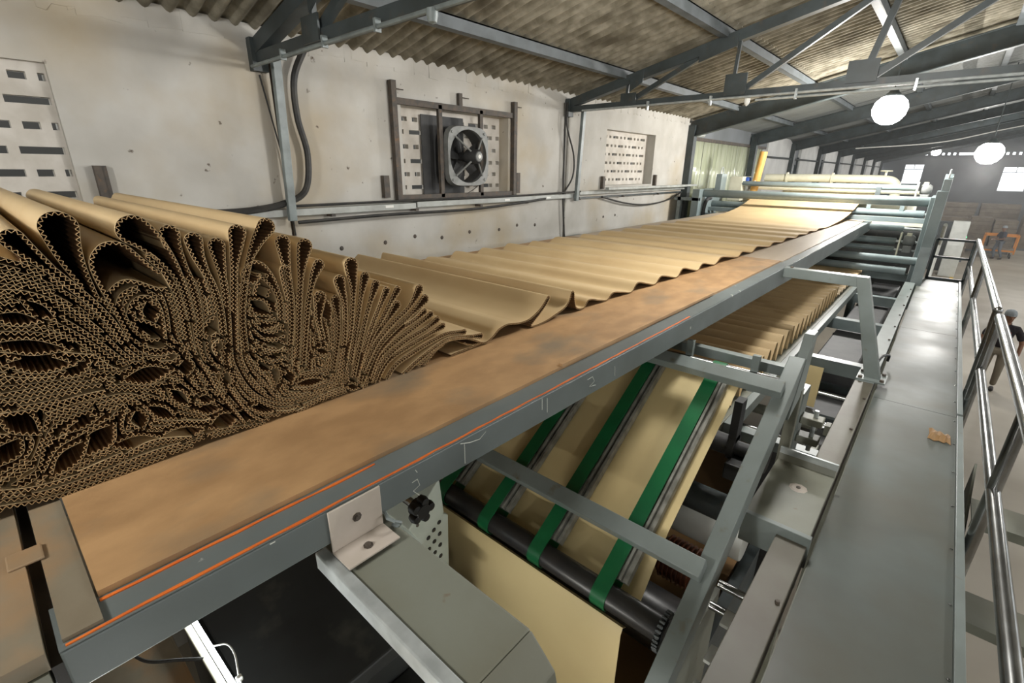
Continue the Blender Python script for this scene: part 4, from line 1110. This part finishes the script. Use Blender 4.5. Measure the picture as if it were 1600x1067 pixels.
dh = thing('shade_filler', 'added dark boxes standing in for shade under the lower bridge, beside the base beam', 'machine', (-0.6, 7, 0))
box('shade_block', 'fan_dark', dh, -0.78, -0.32, 4.3, 9.9, 0.0, 2.05, 0.02)  # dark boxes added so the gap under the bridge looks shaded
for y in (5.0, 5.9, 6.8, 8.2): box('rib', 'steel_dark', dh, -0.8, -0.30, y - 0.03, y + 0.03, 0.1, 2.12)
for y, z in ((4.7, 2.16), (5.35, 2.2), (7.6, 2.2)): MB().tube([(-0.8, y, z), (-0.28, y, z)], 0.03, 12).build('cross_shaft', 'chrome', dh, smooth=True)
box('shade_block', 'fan_dark', dh, -0.76, -0.34, 6.0, 11.4, 2.05, 2.33, 0.02)
hsn = sheet('paper_offcut', [(5.28, 2.06), (5.30, 2.3), (5.32, 2.48)], -0.78, -0.56, 'kraft_pale', None); tag(hsn, 'pale strip of paper showing beneath the pleated board', 'paper')
sr = thing('steel_stair', 'grey steel stair descending outside the railing', 'stair', (0.9, 3.3, 0))
for y, z in ((3.9, 2.25), (3.3, 1.95), (2.7, 1.65)):
    MB().box(0.56, 1.25, y - 0.14, y + 0.14, z, z + 0.012).box(0.56, 1.25, y - 0.14, y - 0.13, z - 0.05, z).build('tread', 'paint_grey_dusty', sr)
for x in (0.55, 1.26): MB().prism([(4.25, 2.42), (4.25, 2.12), (-0.3, 0.0), (0.3, 0.0)], 'x', x - 0.006, x + 0.006).build('stringer', 'paint_grey_dusty', sr)

fill_tube = thing('tube_lamp', 'added unseen tube lamp on a floor post, brightening the hanging paper', 'lamp', (-0.7, -0.2, 0))  # added below the frame to throw light on the hanging paper
MB().tube([(-1.05, -0.15, 2.2), (-0.35, -0.15, 2.2)], 0.014, 12).build('tube', 'tube_glow_fill', fill_tube, smooth=True)
MB().bar((-1.08, -0.2, 2.2), (-0.32, -0.2, 2.2), 0.03, 0.05).build('batten', 'cream', fill_tube)
MB().tube([(-0.7, -0.22, 0.0), (-0.7, -0.22, 2.19)], 0.02, 8).build('post', 'steel_dark', fill_tube)
for x in (-1.07, -0.33): box('end_cap', 'label_white', fill_tube, x - 0.012, x + 0.012, -0.21, -0.13, 2.18, 2.22)
# ------------------------------------------------------------------ feed end of the machine (far end of the bridge)
fm = thing('feed_machine', 'tall teal-grey roller machine at the far end of the bridge', 'machine', (-2.0, 11, 0))
# right side frame
MB().prism([(9.95, 2.2), (10.55, 2.2), (10.45, 3.1), (10.42, 4.05), (10.10, 4.05), (10.08, 3.2)], 'x', -0.20, -0.06).build('side_frame', 'paint_teal', fm, bevel=0.008)
MB().prism([(10.12, 4.0), (10.42, 4.0), (10.40, 4.22), (10.27, 4.30), (10.14, 4.22)], 'x', -0.16, -0.06).build('frame_head', 'paint_teal', fm, bevel=0.006)
MB().tube(smooth_path([(-0.11, 10.17, 4.24), (-0.11, 10.17, 4.31), (-0.11, 10.27, 4.36), (-0.11, 10.37, 4.31), (-0.11, 10.37, 4.24)], 5), 0.012, 8).build('lifting_eye', 'galvanised', fm, smooth=True)
MB().box(-0.26, -0.16, 10.3, 11.4, 2.0, 3.95).build('side_frame', 'paint_teal', fm, bevel=0.008)
MB().box(-4.05, -3.90, 10.2, 11.6, 2.0, 3.95).build('side_frame', 'paint_teal', fm, bevel=0.008)
MB().box(-3.86, -3.74, 10.9, 11.2, 3.9, 4.25).build('frame_head', 'paint_teal', fm, bevel=0.006)
MB().tube(smooth_path([(-3.8, 10.97, 4.24), (-3.8, 10.99, 4.34), (-3.8, 11.05, 4.38), (-3.8, 11.11, 4.34), (-3.8, 11.13, 4.24)], 5), 0.012, 8).build('lifting_eye', 'galvanised', fm, smooth=True)
RL = [(-3.95, -0.20, 10.45, 3.87, 0.075), (-3.95, -0.30, 11.0, 3.64, 0.062), (-3.9, -0.50, 10.6, 3.42, 0.05), (-3.9, -0.56, 10.65, 3.20, 0.055), (-3.9, -0.56, 10.65, 3.06, 0.045),
      (-3.9, -0.16, 10.2, 2.95, 0.062), (-3.9, -0.30, 10.15, 2.78, 0.062), (-3.6, -0.50, 11.4, 4.06, 0.05)]
for x0, x1, y, z, r in RL: roller('roller', 'paint_teal', fm, x0, x1, y, z, r)
for x0, x1, y, z, r in RL[1:5]: MB().tube([(x1, y, z), (-0.2, y, z)], r * 0.45, 10).build('journal', 'galvanised', fm, smooth=True)
box('beam', 'paint_teal', fm, -3.9, -0.2, 10.8, 10.9, 3.50, 3.58, 0.004)
box('beam', 'cream', fm, -3.7, -0.45, 11.6, 11.66, 3.94, 4.0, 0.003); box('beam', 'cream', fm, -3.9, -0.25, 11.3, 11.36, 3.40, 3.52, 0.003)
box('beam', 'paint_teal', fm, -3.9, -0.2, 10.5, 10.62, 2.55, 2.68, 0.004)
for x in (-1.1, -0.62): box('hanger', 'paint_teal', fm, x - 0.03, x + 0.03, 10.95, 11.0, 3.64, 3.85)
for x in (-1.05,): box('hanger', 'steel_dark', fm, x - 0.04, x + 0.04, 11.3, 11.35, 3.86, 4.06)
for x, y, z in ((-0.46, 11.4, 4.04), (-0.46, 10.6, 3.24)):
    box('end_plate', 'cream', fm, x - 0.05, x - 0.03, y - 0.2, y + 0.05, z - 0.26, z + 0.12)
    g = MB().lathe([(0, 0), (0.07, 0), (0.09, 0.03), (0.09, 0.12), (0.06, 0.16), (0, 0.16)], (x, y - 0.05, z), 'x', 18).build('gear_motor', 'fan_grey', fm, smooth=True)
    MB().box(x + 0.02, x + 0.14, y - 0.14, y + 0.02, z - 0.2, z - 0.08).build('gearbox', 'fan_grey', fm, bevel=0.01)
    MB().box(x + 0.03, x + 0.1, y - 0.1, y - 0.04, z + 0.06, z + 0.12).build('terminal_box', 'cream', fm, bevel=0.006)
MB().lathe([(0, 0), (0.2, 0), (0.21, 0.01), (0.21, 0.05), (0, 0.05)], (-0.10, 10.35, 3.4), 'x', 28).build('hand_wheel_guard', 'paint_teal', fm, smooth=True)
box('front_guard', 'dark_sheet', fm, -3.9, -0.3, 11.55, 11.6, 2.0, 3.3)
sheet('fed_web', [(11.0, 3.80), (11.5, 3.825), (12.6, 3.84), (14.0, 3.86)], -3.13, -1.25, 'kraft_pale', fm)
box('hood', 'cream', fm, -3.6, -0.6, 12.0, 15.5, 3.2, 3.78, 0.02)
# left side details
lg = thing('side_guard', 'dark curved guards and cream cabinet at the left end of the feed machine', 'guard', (-4.1, 11, 3))
box('cabinet', 'cream', lg, -3.72, -3.45, 11.35, 11.9, 3.7, 4.2, 0.01); box('cabinet', 'cream', lg, -4.38, -4.1, 11.3, 11.9, 2.8, 3.75, 0.01)
for x, y in ((-4.08, 10.6), (-3.88, 10.5)):
    MB().tube(smooth_path([(x, y, 2.9), (x, y - 0.02, 3.3), (x, y, 3.6), (x, y + 0.12, 3.74), (x, y + 0.3, 3.76)], 5), 0.04, 10).build('curved_guard', 'fan_dark', lg, smooth=True)
box('frame_tube', 'conduit', lg, -4.35, -4.28, 10.2, 10.3, 2.8, 3.78); box('frame_tube', 'conduit', lg, -4.42, -3.9, 10.2, 10.28, 3.72, 3.78)
# cream steam pipe with valve
cp = thing('steam_pipe', 'thick cream steam pipe with an elbow and a small valve behind the rollers', 'pipe', (-2.0, 13, 4.0))
MB().tube(smooth_path([(-3.45, 13.0, 4.17), (-2.5, 13.0, 4.18), (-1.6, 13.0, 4.18), (-1.12, 13.0, 4.17), (-0.98, 13.0, 4.12), (-0.92, 13.0, 4.0), (-0.92, 13.0, 3.7)], 6), 0.085, 18).build('pipe', 'cream', cp, smooth=True)
for x in (-3.0, -2.1): MB().lathe([(0.085, 0), (0.12, 0.0), (0.12, 0.03), (0.085, 0.03)], (x, 13.0, 4.18), 'x', 20).build('flange', 'cream', cp)
MB().tube([(-1.15, 13.0, 4.24), (-1.15, 13.0, 4.34)], 0.02, 8).build('valve_stem', 'cream', cp)
MB().lathe([(0, 0.01), (0.1, 0.012), (0.11, 0.0), (0.1, -0.012), (0, -0.01)], (-1.15, 13.0, 4.345), 'z', 20).build('valve_wheel', 'cream', cp)
# tan cardboard core and blue-capped can
ct = thing('board_core', 'tall tan cardboard core standing at the left of the feed machine', 'tube', (-3.25, 11.55, 3.8))
MB().tube([(-3.27, 11.55, 3.72), (-3.18, 11.55, 4.70)], 0.075, 18).build('core', 'tube_board', ct, smooth=True); MB().tube([(-3.24, 11.475, 4.05), (-3.24, 11.474, 4.12)], 0.02, 6).build('tape', 'label_white', ct)
bt = thing('glue_can', 'small steel can with a blue cap beside the tan core', 'can', (-3.42, 11.6, 3.9))
MB().lathe([(0, 0), (0.06, 0), (0.065, 0.02), (0.065, 0.2), (0.05, 0.24), (0, 0.24)], (-3.42, 11.6, 3.88), 'z', 18).build('body', 'galvanised', bt, smooth=True)
MB().lathe([(0, 0.08), (0.05, 0.08), (0.068, 0.06), (0.07, 0), (0, 0)], (-3.42, 11.6, 4.11), 'z', 18).build('cap', 'cap_blue', bt, smooth=True)

# ------------------------------------------------------------------ hall floor: console, stacks, cart, people
cs = thing('control_console', 'white sloping control console with a green light on the hall floor', 'console', (0.55, 29, 0))
MB().prism([(28.6, 0), (29.6, 0), (29.6, 2.35), (29.25, 2.35), (29.1, 1.9), (28.75, 1.35), (28.6, 0.9)], 'x', 0.28, 0.85).build('cabinet', 'machine_white', cs, bevel=0.02)
MB().lathe([(0, 0.01), (0.03, 0.008), (0.035, 0)], (0.858, 29.1, 1.7), 'x', 10).build('lamp', 'green_led', cs)
MB().lathe([(0, 0.01), (0.05, 0.008), (0.055, 0)], (0.858, 29.0, 1.45), 'x', 10).build('knob', 'dial_dark', cs)
dc = thing('dark_cabinet', 'dark blue-grey cabinet behind the white console', 'cabinet', (0.1, 30.6, 0))
MB().prism([(30.2, 0), (31.2, 0), (31.1, 2.2), (30.5, 2.2), (30.2, 1.6)], 'x', -0.5, 0.35).build('case', 'steel_dark', dc, bevel=0.03); box('door', 'fan_dark', dc, 0.35, 0.37, 30.45, 31.1, 0.2, 1.5)
pi = thing('stair_handrail', 'white handrail of the stairs behind the feed machine', 'railing', (0.05, 14, 0))
MB().tube([(0.02, 11.6, 3.45), (0.02, 14.5, 2.2), (0.02, 15.2, 1.2)], 0.03, 10).build('handrail', 'machine_white', pi, smooth=True)
for y, z in ((12.6, 3.0), (14.5, 2.2)): MB().tube([(0.02, y, z), (0.02, y, z - 0.95)], 0.025, 8).build('post', 'machine_white', pi)

def stack(x0, x1, y0, y1, h, n, label, m='stack_board', seed=0):
    rr = random.Random(seed); t = thing('board_stack', label, 'stack', ((x0 + x1) / 2, (y0 + y1) / 2, 0), 'stacks of cardboard sheets')
    dz = (h - 0.12) / n
    box('pallet', 'wall_dark', t, x0, x1, y0, y1, 0, 0.12)
    for k in range(n):
        a, b = rr.uniform(-0.03, 0.03), rr.uniform(-0.03, 0.03)
        box('bundle', m, t, x0 + a, x1 + a, y0 + b, y1 + b, 0.12 + k * dz, 0.12 + (k + 1) * dz - 0.012)
stack(-1.0, 0.95, 38.5, 39.8, 1.95, 8, 'low wide stack of brown board behind the console', seed=1)
stack(-0.9, 1.3, 43.5, 45, 2.55, 9, 'tall stack of board against the far wall, above the console', seed=2)
stack(1.5, 3.3, 43.5, 45, 2.55, 9, 'tall stack of board against the far wall, above the cart', seed=3)
stack(1.15, 2.05, 39.5, 40.9, 1.95, 8, 'stack of board just left of the far worker', seed=4)
stack(2.15, 3.1, 39.3, 40.7, 1.85, 8, 'stack of board behind the orange cart', seed=5)
stack(3.5, 4.4, 42.0, 43.5, 2.3, 8, 'stack of board at the right edge behind the cart', seed=6)
stack(0.55, 1.1, 34.0, 35.0, 1.15, 5, 'short stack of board between console and cart', seed=7)

ca = thing('orange_cart', 'orange steel platform cart behind the far worker', 'cart', (2.5, 37.6, 0))
box('platform', 'stack_board', ca, 1.85, 3.15, 37.2, 38.1, 0.42, 0.5)
for x in (1.85, 3.15):
    for y in (37.2, 38.1): box('corner_post', 'orange_cart', ca, x - 0.03, x + 0.03, y - 0.03, y + 0.03, 0.25, 1.22)
for y in (37.2, 38.1):
    for z in (0.4, 1.2): box('rail', 'orange_cart', ca, 1.85, 3.15, y - 0.03, y + 0.03, z - 0.04, z + 0.04)
for x in (1.85, 3.15): box('rail', 'orange_cart', ca, x - 0.03, x + 0.03, 37.2, 38.1, 1.16, 1.24)
for x in (1.95, 3.05):
    for y in (37.3, 38.0): MB().lathe([(0, -0.03), (0.11, -0.03), (0.12, 0), (0.11, 0.03), (0, 0.03)], (x, y, 0.12), 'x', 14).build('wheel', 'black_rubber', ca, smooth=True)

def skin_mesh(name, joints, edges, m, parent, root=0, sub=2):
    me = bpy.data.meshes.new(name); L = Vector(parent.location)
    me.from_pydata([Vector(j[:3]) for j in joints], edges, [])
    o = bpy.data.objects.new(name, me); COL.objects.link(o); o.parent = parent
    o.modifiers.new('skin', 'SKIN'); sv = me.skin_vertices[0].data
    for i, j in enumerate(joints):
        r = j[3]; sv[i].radius = (r, j[4] if len(j) > 4 else r); sv[i].use_root = (i == root)
    o.modifiers.new('sub', 'SUBSURF').levels = sub; o.modifiers['sub'].render_levels = sub
    me.materials.append(MATS[m]); return o
def person(label, loc, rz, shirt, trousers, pose, logo=False):
    p = thing('person', label, 'person', loc); p.rotation_euler.z = rz
    J = pose
    # trousers, shirt, skin parts (local frame: facing -Y)
    skin_mesh('trousers', [(0, 0.02, 0.98, .15, .11), (-.10, 0, .90, .095), (-.11, J['kl'], .50, .07), (-.11, J['al'], .11, .055), (.10, 0, .90, .095), (.11, J['kr'], .50, .07), (.11, J['ar'], .11, .055)],
              [(0, 1), (1, 2), (2, 3), (0, 4), (4, 5), (5, 6)], trousers, p)
    skin_mesh('shirt', [(0, .02, .95, .155, .115), (0, .02, 1.15, .15, .11), (0, .02, 1.33, .17, .12), (0, .02, 1.43, .10, .09), (0, .01, 1.475, .065),
                        (-.17, .02, 1.39, .075), (-.25, J['sl'][1] * .4, 1.26, .065), (-.275, J['sl'][1] * .7, 1.15, .062), (.17, .02, 1.39, .075), (.25, J['sr'][1] * .4, 1.26, .065), (.275, J['sr'][1] * .7, 1.15, .062)],
              [(0, 1), (1, 2), (2, 3), (3, 4), (2, 5), (5, 6), (6, 7), (2, 8), (8, 9), (9, 10)], shirt, p)
    for s, key in ((-1, 'sl'), (1, 'sr')):
        el, ha = J[key][2], J[key][3]
        skin_mesh('forearm', [(s * .262, J[key][1] * .55, 1.22, .042), (el[0], el[1], el[2], .04), ((el[0] + ha[0]) / 2, (el[1] + ha[1]) / 2, (el[2] + ha[2]) / 2, .036), (ha[0], ha[1], ha[2], .027), ],
                  [(0, 1), (1, 2), (2, 3)], 'skin', p)
        d = (Vector(ha) - Vector(el)).normalized(); h = Vector(ha)
        js = [(h.x, h.y, h.z, .026, .018), tuple(h + d * .05) + (.036, .015), tuple(h + d * .085) + (.036, .013)]; ed = [(0, 1), (1, 2)]
        sd = d.cross(Vector((0, 1, 0.2))).normalized() if abs(d.y) < 0.9 else Vector((1, 0, 0))
        for f in range(4):
            b0 = h + d * .085 + sd * (f - 1.5) * .019; ln_ = (.065, .078, .072, .055)[f]
            i0 = len(js); js += [tuple(b0) + (.009,), tuple(b0 + d * ln_ * .5 + Vector((0, -.012, 0))) + (.0085,), tuple(b0 + d * ln_ + Vector((0, -.03, 0))) + (.0075,)]
            ed += [(2, i0), (i0, i0 + 1), (i0 + 1, i0 + 2)]
        b0 = h + d * .03 - sd * .036; i0 = len(js); js += [tuple(b0) + (.011,), tuple(b0 + d * .045 - sd * .02) + (.009,)]; ed += [(1, i0), (i0, i0 + 1)]
        skin_mesh('hand', js, ed, 'skin', p, sub=1)
    hx = J.get('turn', 0.0)
    # head: lathed and shaped
    prof = [(0.0, -0.115), (0.035, -0.112), (0.052, -0.095), (0.062, -0.06), (0.071, -0.01), (0.077, 0.04), (0.074, 0.085), (0.055, 0.115), (0.025, 0.128), (0.0, 0.13)]
    vs = []; fs = []; seg = 24; n = len(prof)
    for k in range(seg):
        a = 2 * math.pi * k / seg
        for r, h_ in prof:
            x, y = r * math.cos(a), r * 1.22 * math.sin(a)
            if math.sin(a) < -0.92 and -0.045 < h_ < 0.02: y -= 0.016 * (1 - abs(h_ + 0.01) / 0.055)
            if math.sin(a) < -0.55 and h_ < -0.09: y -= 0.012
            c, s_ = math.cos(hx), math.sin(hx); vs.append((x * c - y * s_, 0.0 + x * s_ + y * c - 0.015, 1.625 + h_))
    for k in range(seg):
        k2 = (k + 1) % seg
        for i in range(n - 1): fs.append((k * n + i, k2 * n + i, k2 * n + i + 1, k * n + i + 1))
    def loc_build(mb, name, m, par, smooth=True):
        me = bpy.data.meshes.new(name); me.from_pydata(mb.v, [], mb.f); me.materials.append(MATS[m])
        if smooth: me.shade_smooth()
        o = bpy.data.objects.new(name, me); COL.objects.link(o); o.parent = par; return o
    hd = loc_build(MB().add(vs, fs), 'head', 'skin', p)
    loc_build(MB().tube([(0, .01, 1.44), (0, -.005, 1.54)], [.058, .05], 14), 'neck', 'skin', p)
    R = Matrix.Rotation(hx, 3, 'Z')
    def hp(x, y, z): v = R @ Vector((x, y, 0)); return (v.x, v.y - 0.015, 1.625 + z)
    nose = MB().tube([hp(0, -.088, .02), hp(0, -.105, -.012), hp(0, -.108, -.028), hp(0, -.09, -.036)], [.006, .011, .014, .008], 8); loc_build(nose, 'nose', 'skin', hd)
    for s in (-1, 1):
        loc_build(MB().lathe([(0, .004), (.009, .003), (.012, 0), (.009, -.004), (0, -.005)], hp(s * .03, -.083, .012), 'y', 10), 'eye', 'dial_dark', hd)
        loc_build(MB().tube([hp(s * .014, -.09, .03), hp(s * .045, -.078, .032)], .005, 6), 'eyebrow', 'dial_dark', hd)
        loc_build(MB().tube([hp(s * .075, 0.005, .025), hp(s * .086, .015, .02), hp(s * .086, .015, -.01), hp(s * .074, .005, -.03)], [.008, .011, .01, .006], 8), 'ear', 'skin', hd)
    loc_build(MB().tube([hp(-.024, -.083, -.062), hp(0, -.09, -.06), hp(.024, -.083, -.062)], .006, 6), 'mouth', 'motor_brown', hd)
    cap = MB().lathe([(0.086, 0.025), (0.092, 0.04), (0.09, 0.08), (0.07, 0.122), (0.035, 0.142), (0, 0.146)], (0, 0, 0), 'z', 22)
    cap.v = [hp(v[0], v[1] * 1.2 + 0.006, v[2] + 0.005) for v in cap.v]; loc_build(cap, 'cap', 'cap_grey', p)
    loc_build(MB().tube([hp(.085 * math.cos(a), .104 * math.sin(a) + .006, .032) for a in np.linspace(0, 2 * math.pi, 22)], .008, 6), 'cap_band', 'cap_grey', p)
    for s, key in ((-1, 'al'), (1, 'ar')):
        skin_mesh('shoe', [(s * .11, J[key] + .05, .05, .042), (s * .11, J[key] - .06, .045, .045, .04), (s * .115, J[key] - .15, .035, .04, .03)], [(0, 1), (1, 2)], 'shoe', p)
    if logo: loc_build(MB().box(.05, .10, -.118, -.108, 1.30, 1.335), 'chest_logo', 'logo_red', p, False)
    return p
person('worker in a black collared shirt and grey cap behind the railing', (1.42, 13.5, 0), -0.1, 'shirt_black', 'trousers_khaki',
       dict(kl=-0.06, al=0.02, kr=-0.02, ar=0.16, turn=0.35, sl=(0, -.02, (-.30, -.03, 1.10), (-.27, -.22, .98)), sr=(0, .05, (.30, .05, 1.10), (.30, -.04, .86))), True)
person('distant worker in dark shirt and grey trousers walking by the orange cart', (2.45, 36.6, 0), -1.1, 'shirt_navy', 'trousers_grey',
       dict(kl=-0.12, al=-0.02, kr=0.02, ar=0.2, turn=0.0, sl=(0, -.04, (-.28, -.05, 1.10), (-.16, -.28, 1.06)), sr=(0, -.04, (.28, -.05, 1.10), (.16, -.28, 1.06))))
hb = MB().box(2.08, 2.22, 36.35, 36.6, 1.02, 1.06).build('paper_sheaf', 'label_white', base=(2.15, 36.5, 1.02)); tag(hb, 'white papers in the distant worker\'s hands', 'paper')

# ------------------------------------------------------------------ lamps
def high_bay(x, y, z, label, power=1.0, drop=True):
    t = thing('high_bay_lamp', label, 'lamp', (x, y, z), 'round high bay lamps')
    MB().lathe([(0.0, 0.30), (0.05, 0.30), (0.07, 0.26), (0.10, 0.235), (0.11, 0.20), (0.0, 0.20)], (x, y, z), 'z', 24).build('lamp_cap', 'steel_dark', t, smooth=True)
    MB().lathe([(0.0, -0.22), (0.08, -0.21), (0.16, -0.165), (0.22, -0.08), (0.24, 0.02), (0.21, 0.12), (0.14, 0.19), (0.0, 0.225)], (x, y, z), 'z', 28).build('globe', 'lamp_glow', t, smooth=True)
    if drop: MB().tube([(x, y, z + 0.2), (x, y, zroof(x) + 0.005)], 0.01, 8).build('drop_rod', 'steel_dark', t)
    ld = bpy.data.lights.new('lamp_light', 'POINT'); ld.energy = LAMP_POWER * power; ld.shadow_soft_size = 0.17; ld.color = (1.0, 0.975, 0.93)
    lo = bpy.data.objects.new('lamp_light', ld); COL.objects.link(lo); lo.parent = t; lo.location = (0, 0, -0.42)
    return t
high_bay(-1.09, 10.4, 5.26, 'bright round lamp hanging over the far end of the bridge', 1.4)
high_bay(0.37, 15.2, 4.73, 'second bright round lamp, further down the hall at the right', 0.55)
high_bay(0.62, 26.0, 5.02, 'third round lamp, straight behind the second one', 0.7)
high_bay(-1.45, 42.0, 5.6, 'tiny distant lamp in front of the dotted strip of daylight', 0.5)
high_bay(-0.75, 3.7, 5.5, 'lamp over the near part of the bridge, above the frame', 0.42)
high_bay(-1.3, -2.0, 5.4, 'added unseen lamp over the bridge, behind the camera', 0.55)  # added out of view to light the near deck
high_bay(5.2, 6.0, 5.5, 'added unseen lamp over the hall floor, right of the walkway', 0.9)  # added out of view for light from the hall side
high_bay(5.2, -2.5, 5.5, 'added unseen lamp over the hall floor, behind the camera to the right', 0.4)  # added out of view to brighten the rail face
high_bay(5.2, 14.0, 5.5, 'added unseen lamp over the hall floor, level with the near worker', 0.8)  # added out of view, lifts the middle of the hall
high_bay(5.2, 23.0, 5.5, 'added unseen lamp over the hall floor beside the stacks', 1.0)  # added beyond the frame, brightens the hall floor
high_bay(3.6, 33.0, 5.5, 'added unseen lamp over the far worker and the cart', 1.3)  # added beyond the frame to lighten the far hall
high_bay(6.5, 42.0, 5.2, 'added unseen lamp over the tall stacks at the far wall', 0.9)  # added beyond the frame, lights the far wall

# dusty air in the far half of the hall
hz = MB().box(-4.4, 15.9, 14.0, 49.9, 0.02, 5.3).build('dust_haze', 'haze'); tag(hz, 'thin bright dust haze filling the far half of the hall', 'haze', kind='stuff')
_nt = MATS['haze'].node_tree; _nt.nodes.remove(_nt.nodes['Principled BSDF'])
_vs = _nt.nodes.new('ShaderNodeVolumeScatter'); _vs.inputs['Density'].default_value = 0.008; _vs.inputs['Anisotropy'].default_value = 0.3
_nt.links.new(_vs.outputs['Volume'], _nt.nodes['Material Output'].inputs['Volume'])

# bright conduit tubes along the middle truss, with a lamp holder
ctb = thing('truss_conduit', 'pair of pale conduit tubes clipped along the middle truss', 'conduit', (-2, 6.2, 5.08))
for dz, x0, x1 in ((0.0, -4.2, 1.8), (-0.035, -1.9, 1.4)):
    MB().tube([(x0, 6.22, 5.085 + dz), (x1, 6.22, 5.105 + dz)], 0.012, 8).build('tube', 'galvanised', ctb, smooth=True)
for x in (-3.2, -2.4, -1.5, -0.5, 0.4, 1.0): box('clip', 'galvanised', ctb, x - 0.01, x + 0.01, 6.2, 6.24, 5.03, 5.13)
lh = MB().lathe([(0, 0.03), (0.03, 0.03), (0.03, 0.0), (0.022, -0.03), (0, -0.05)], (-1.98, 6.2, 5.04), 'z', 14).build('lamp_holder', 'label_white', smooth=True, base=(-1.98, 6.2, 5.04)); tag(lh, 'small white empty lamp holder under the middle truss conduit', 'lamp holder')
cable('ceiling_wire', [(-2.2, 16.0, 4.9), (-0.6, 17.0, 5.05), (0.6, 17.5, 5.35), (2.5, 18.0, 5.8)], 0.014, 'cable_grey', 'pale wire sagging across the hall below the rafters')
ntb = thing('truss_conduit', 'grey conduit tube clipped under the nearest truss with an empty socket', 'conduit', (-3, 1.85, 5.05))
MB().tube([(-4.45, 1.87, 5.05), (2.0, 1.87, 5.08)], 0.014, 8).build('tube', 'conduit', ntb, smooth=True)
for x in (-3.9, -3.3, -2.7): box('clip', 'conduit', ntb, x - 0.01, x + 0.01, 1.85, 1.89, 5.03, 5.10)
MB().lathe([(0, 0.03), (0.03, 0.03), (0.03, 0.0), (0.022, -0.03), (0, -0.04)], (-2.2, 1.86, 5.03), 'z', 14).build('socket', 'conduit', ntb, smooth=True)
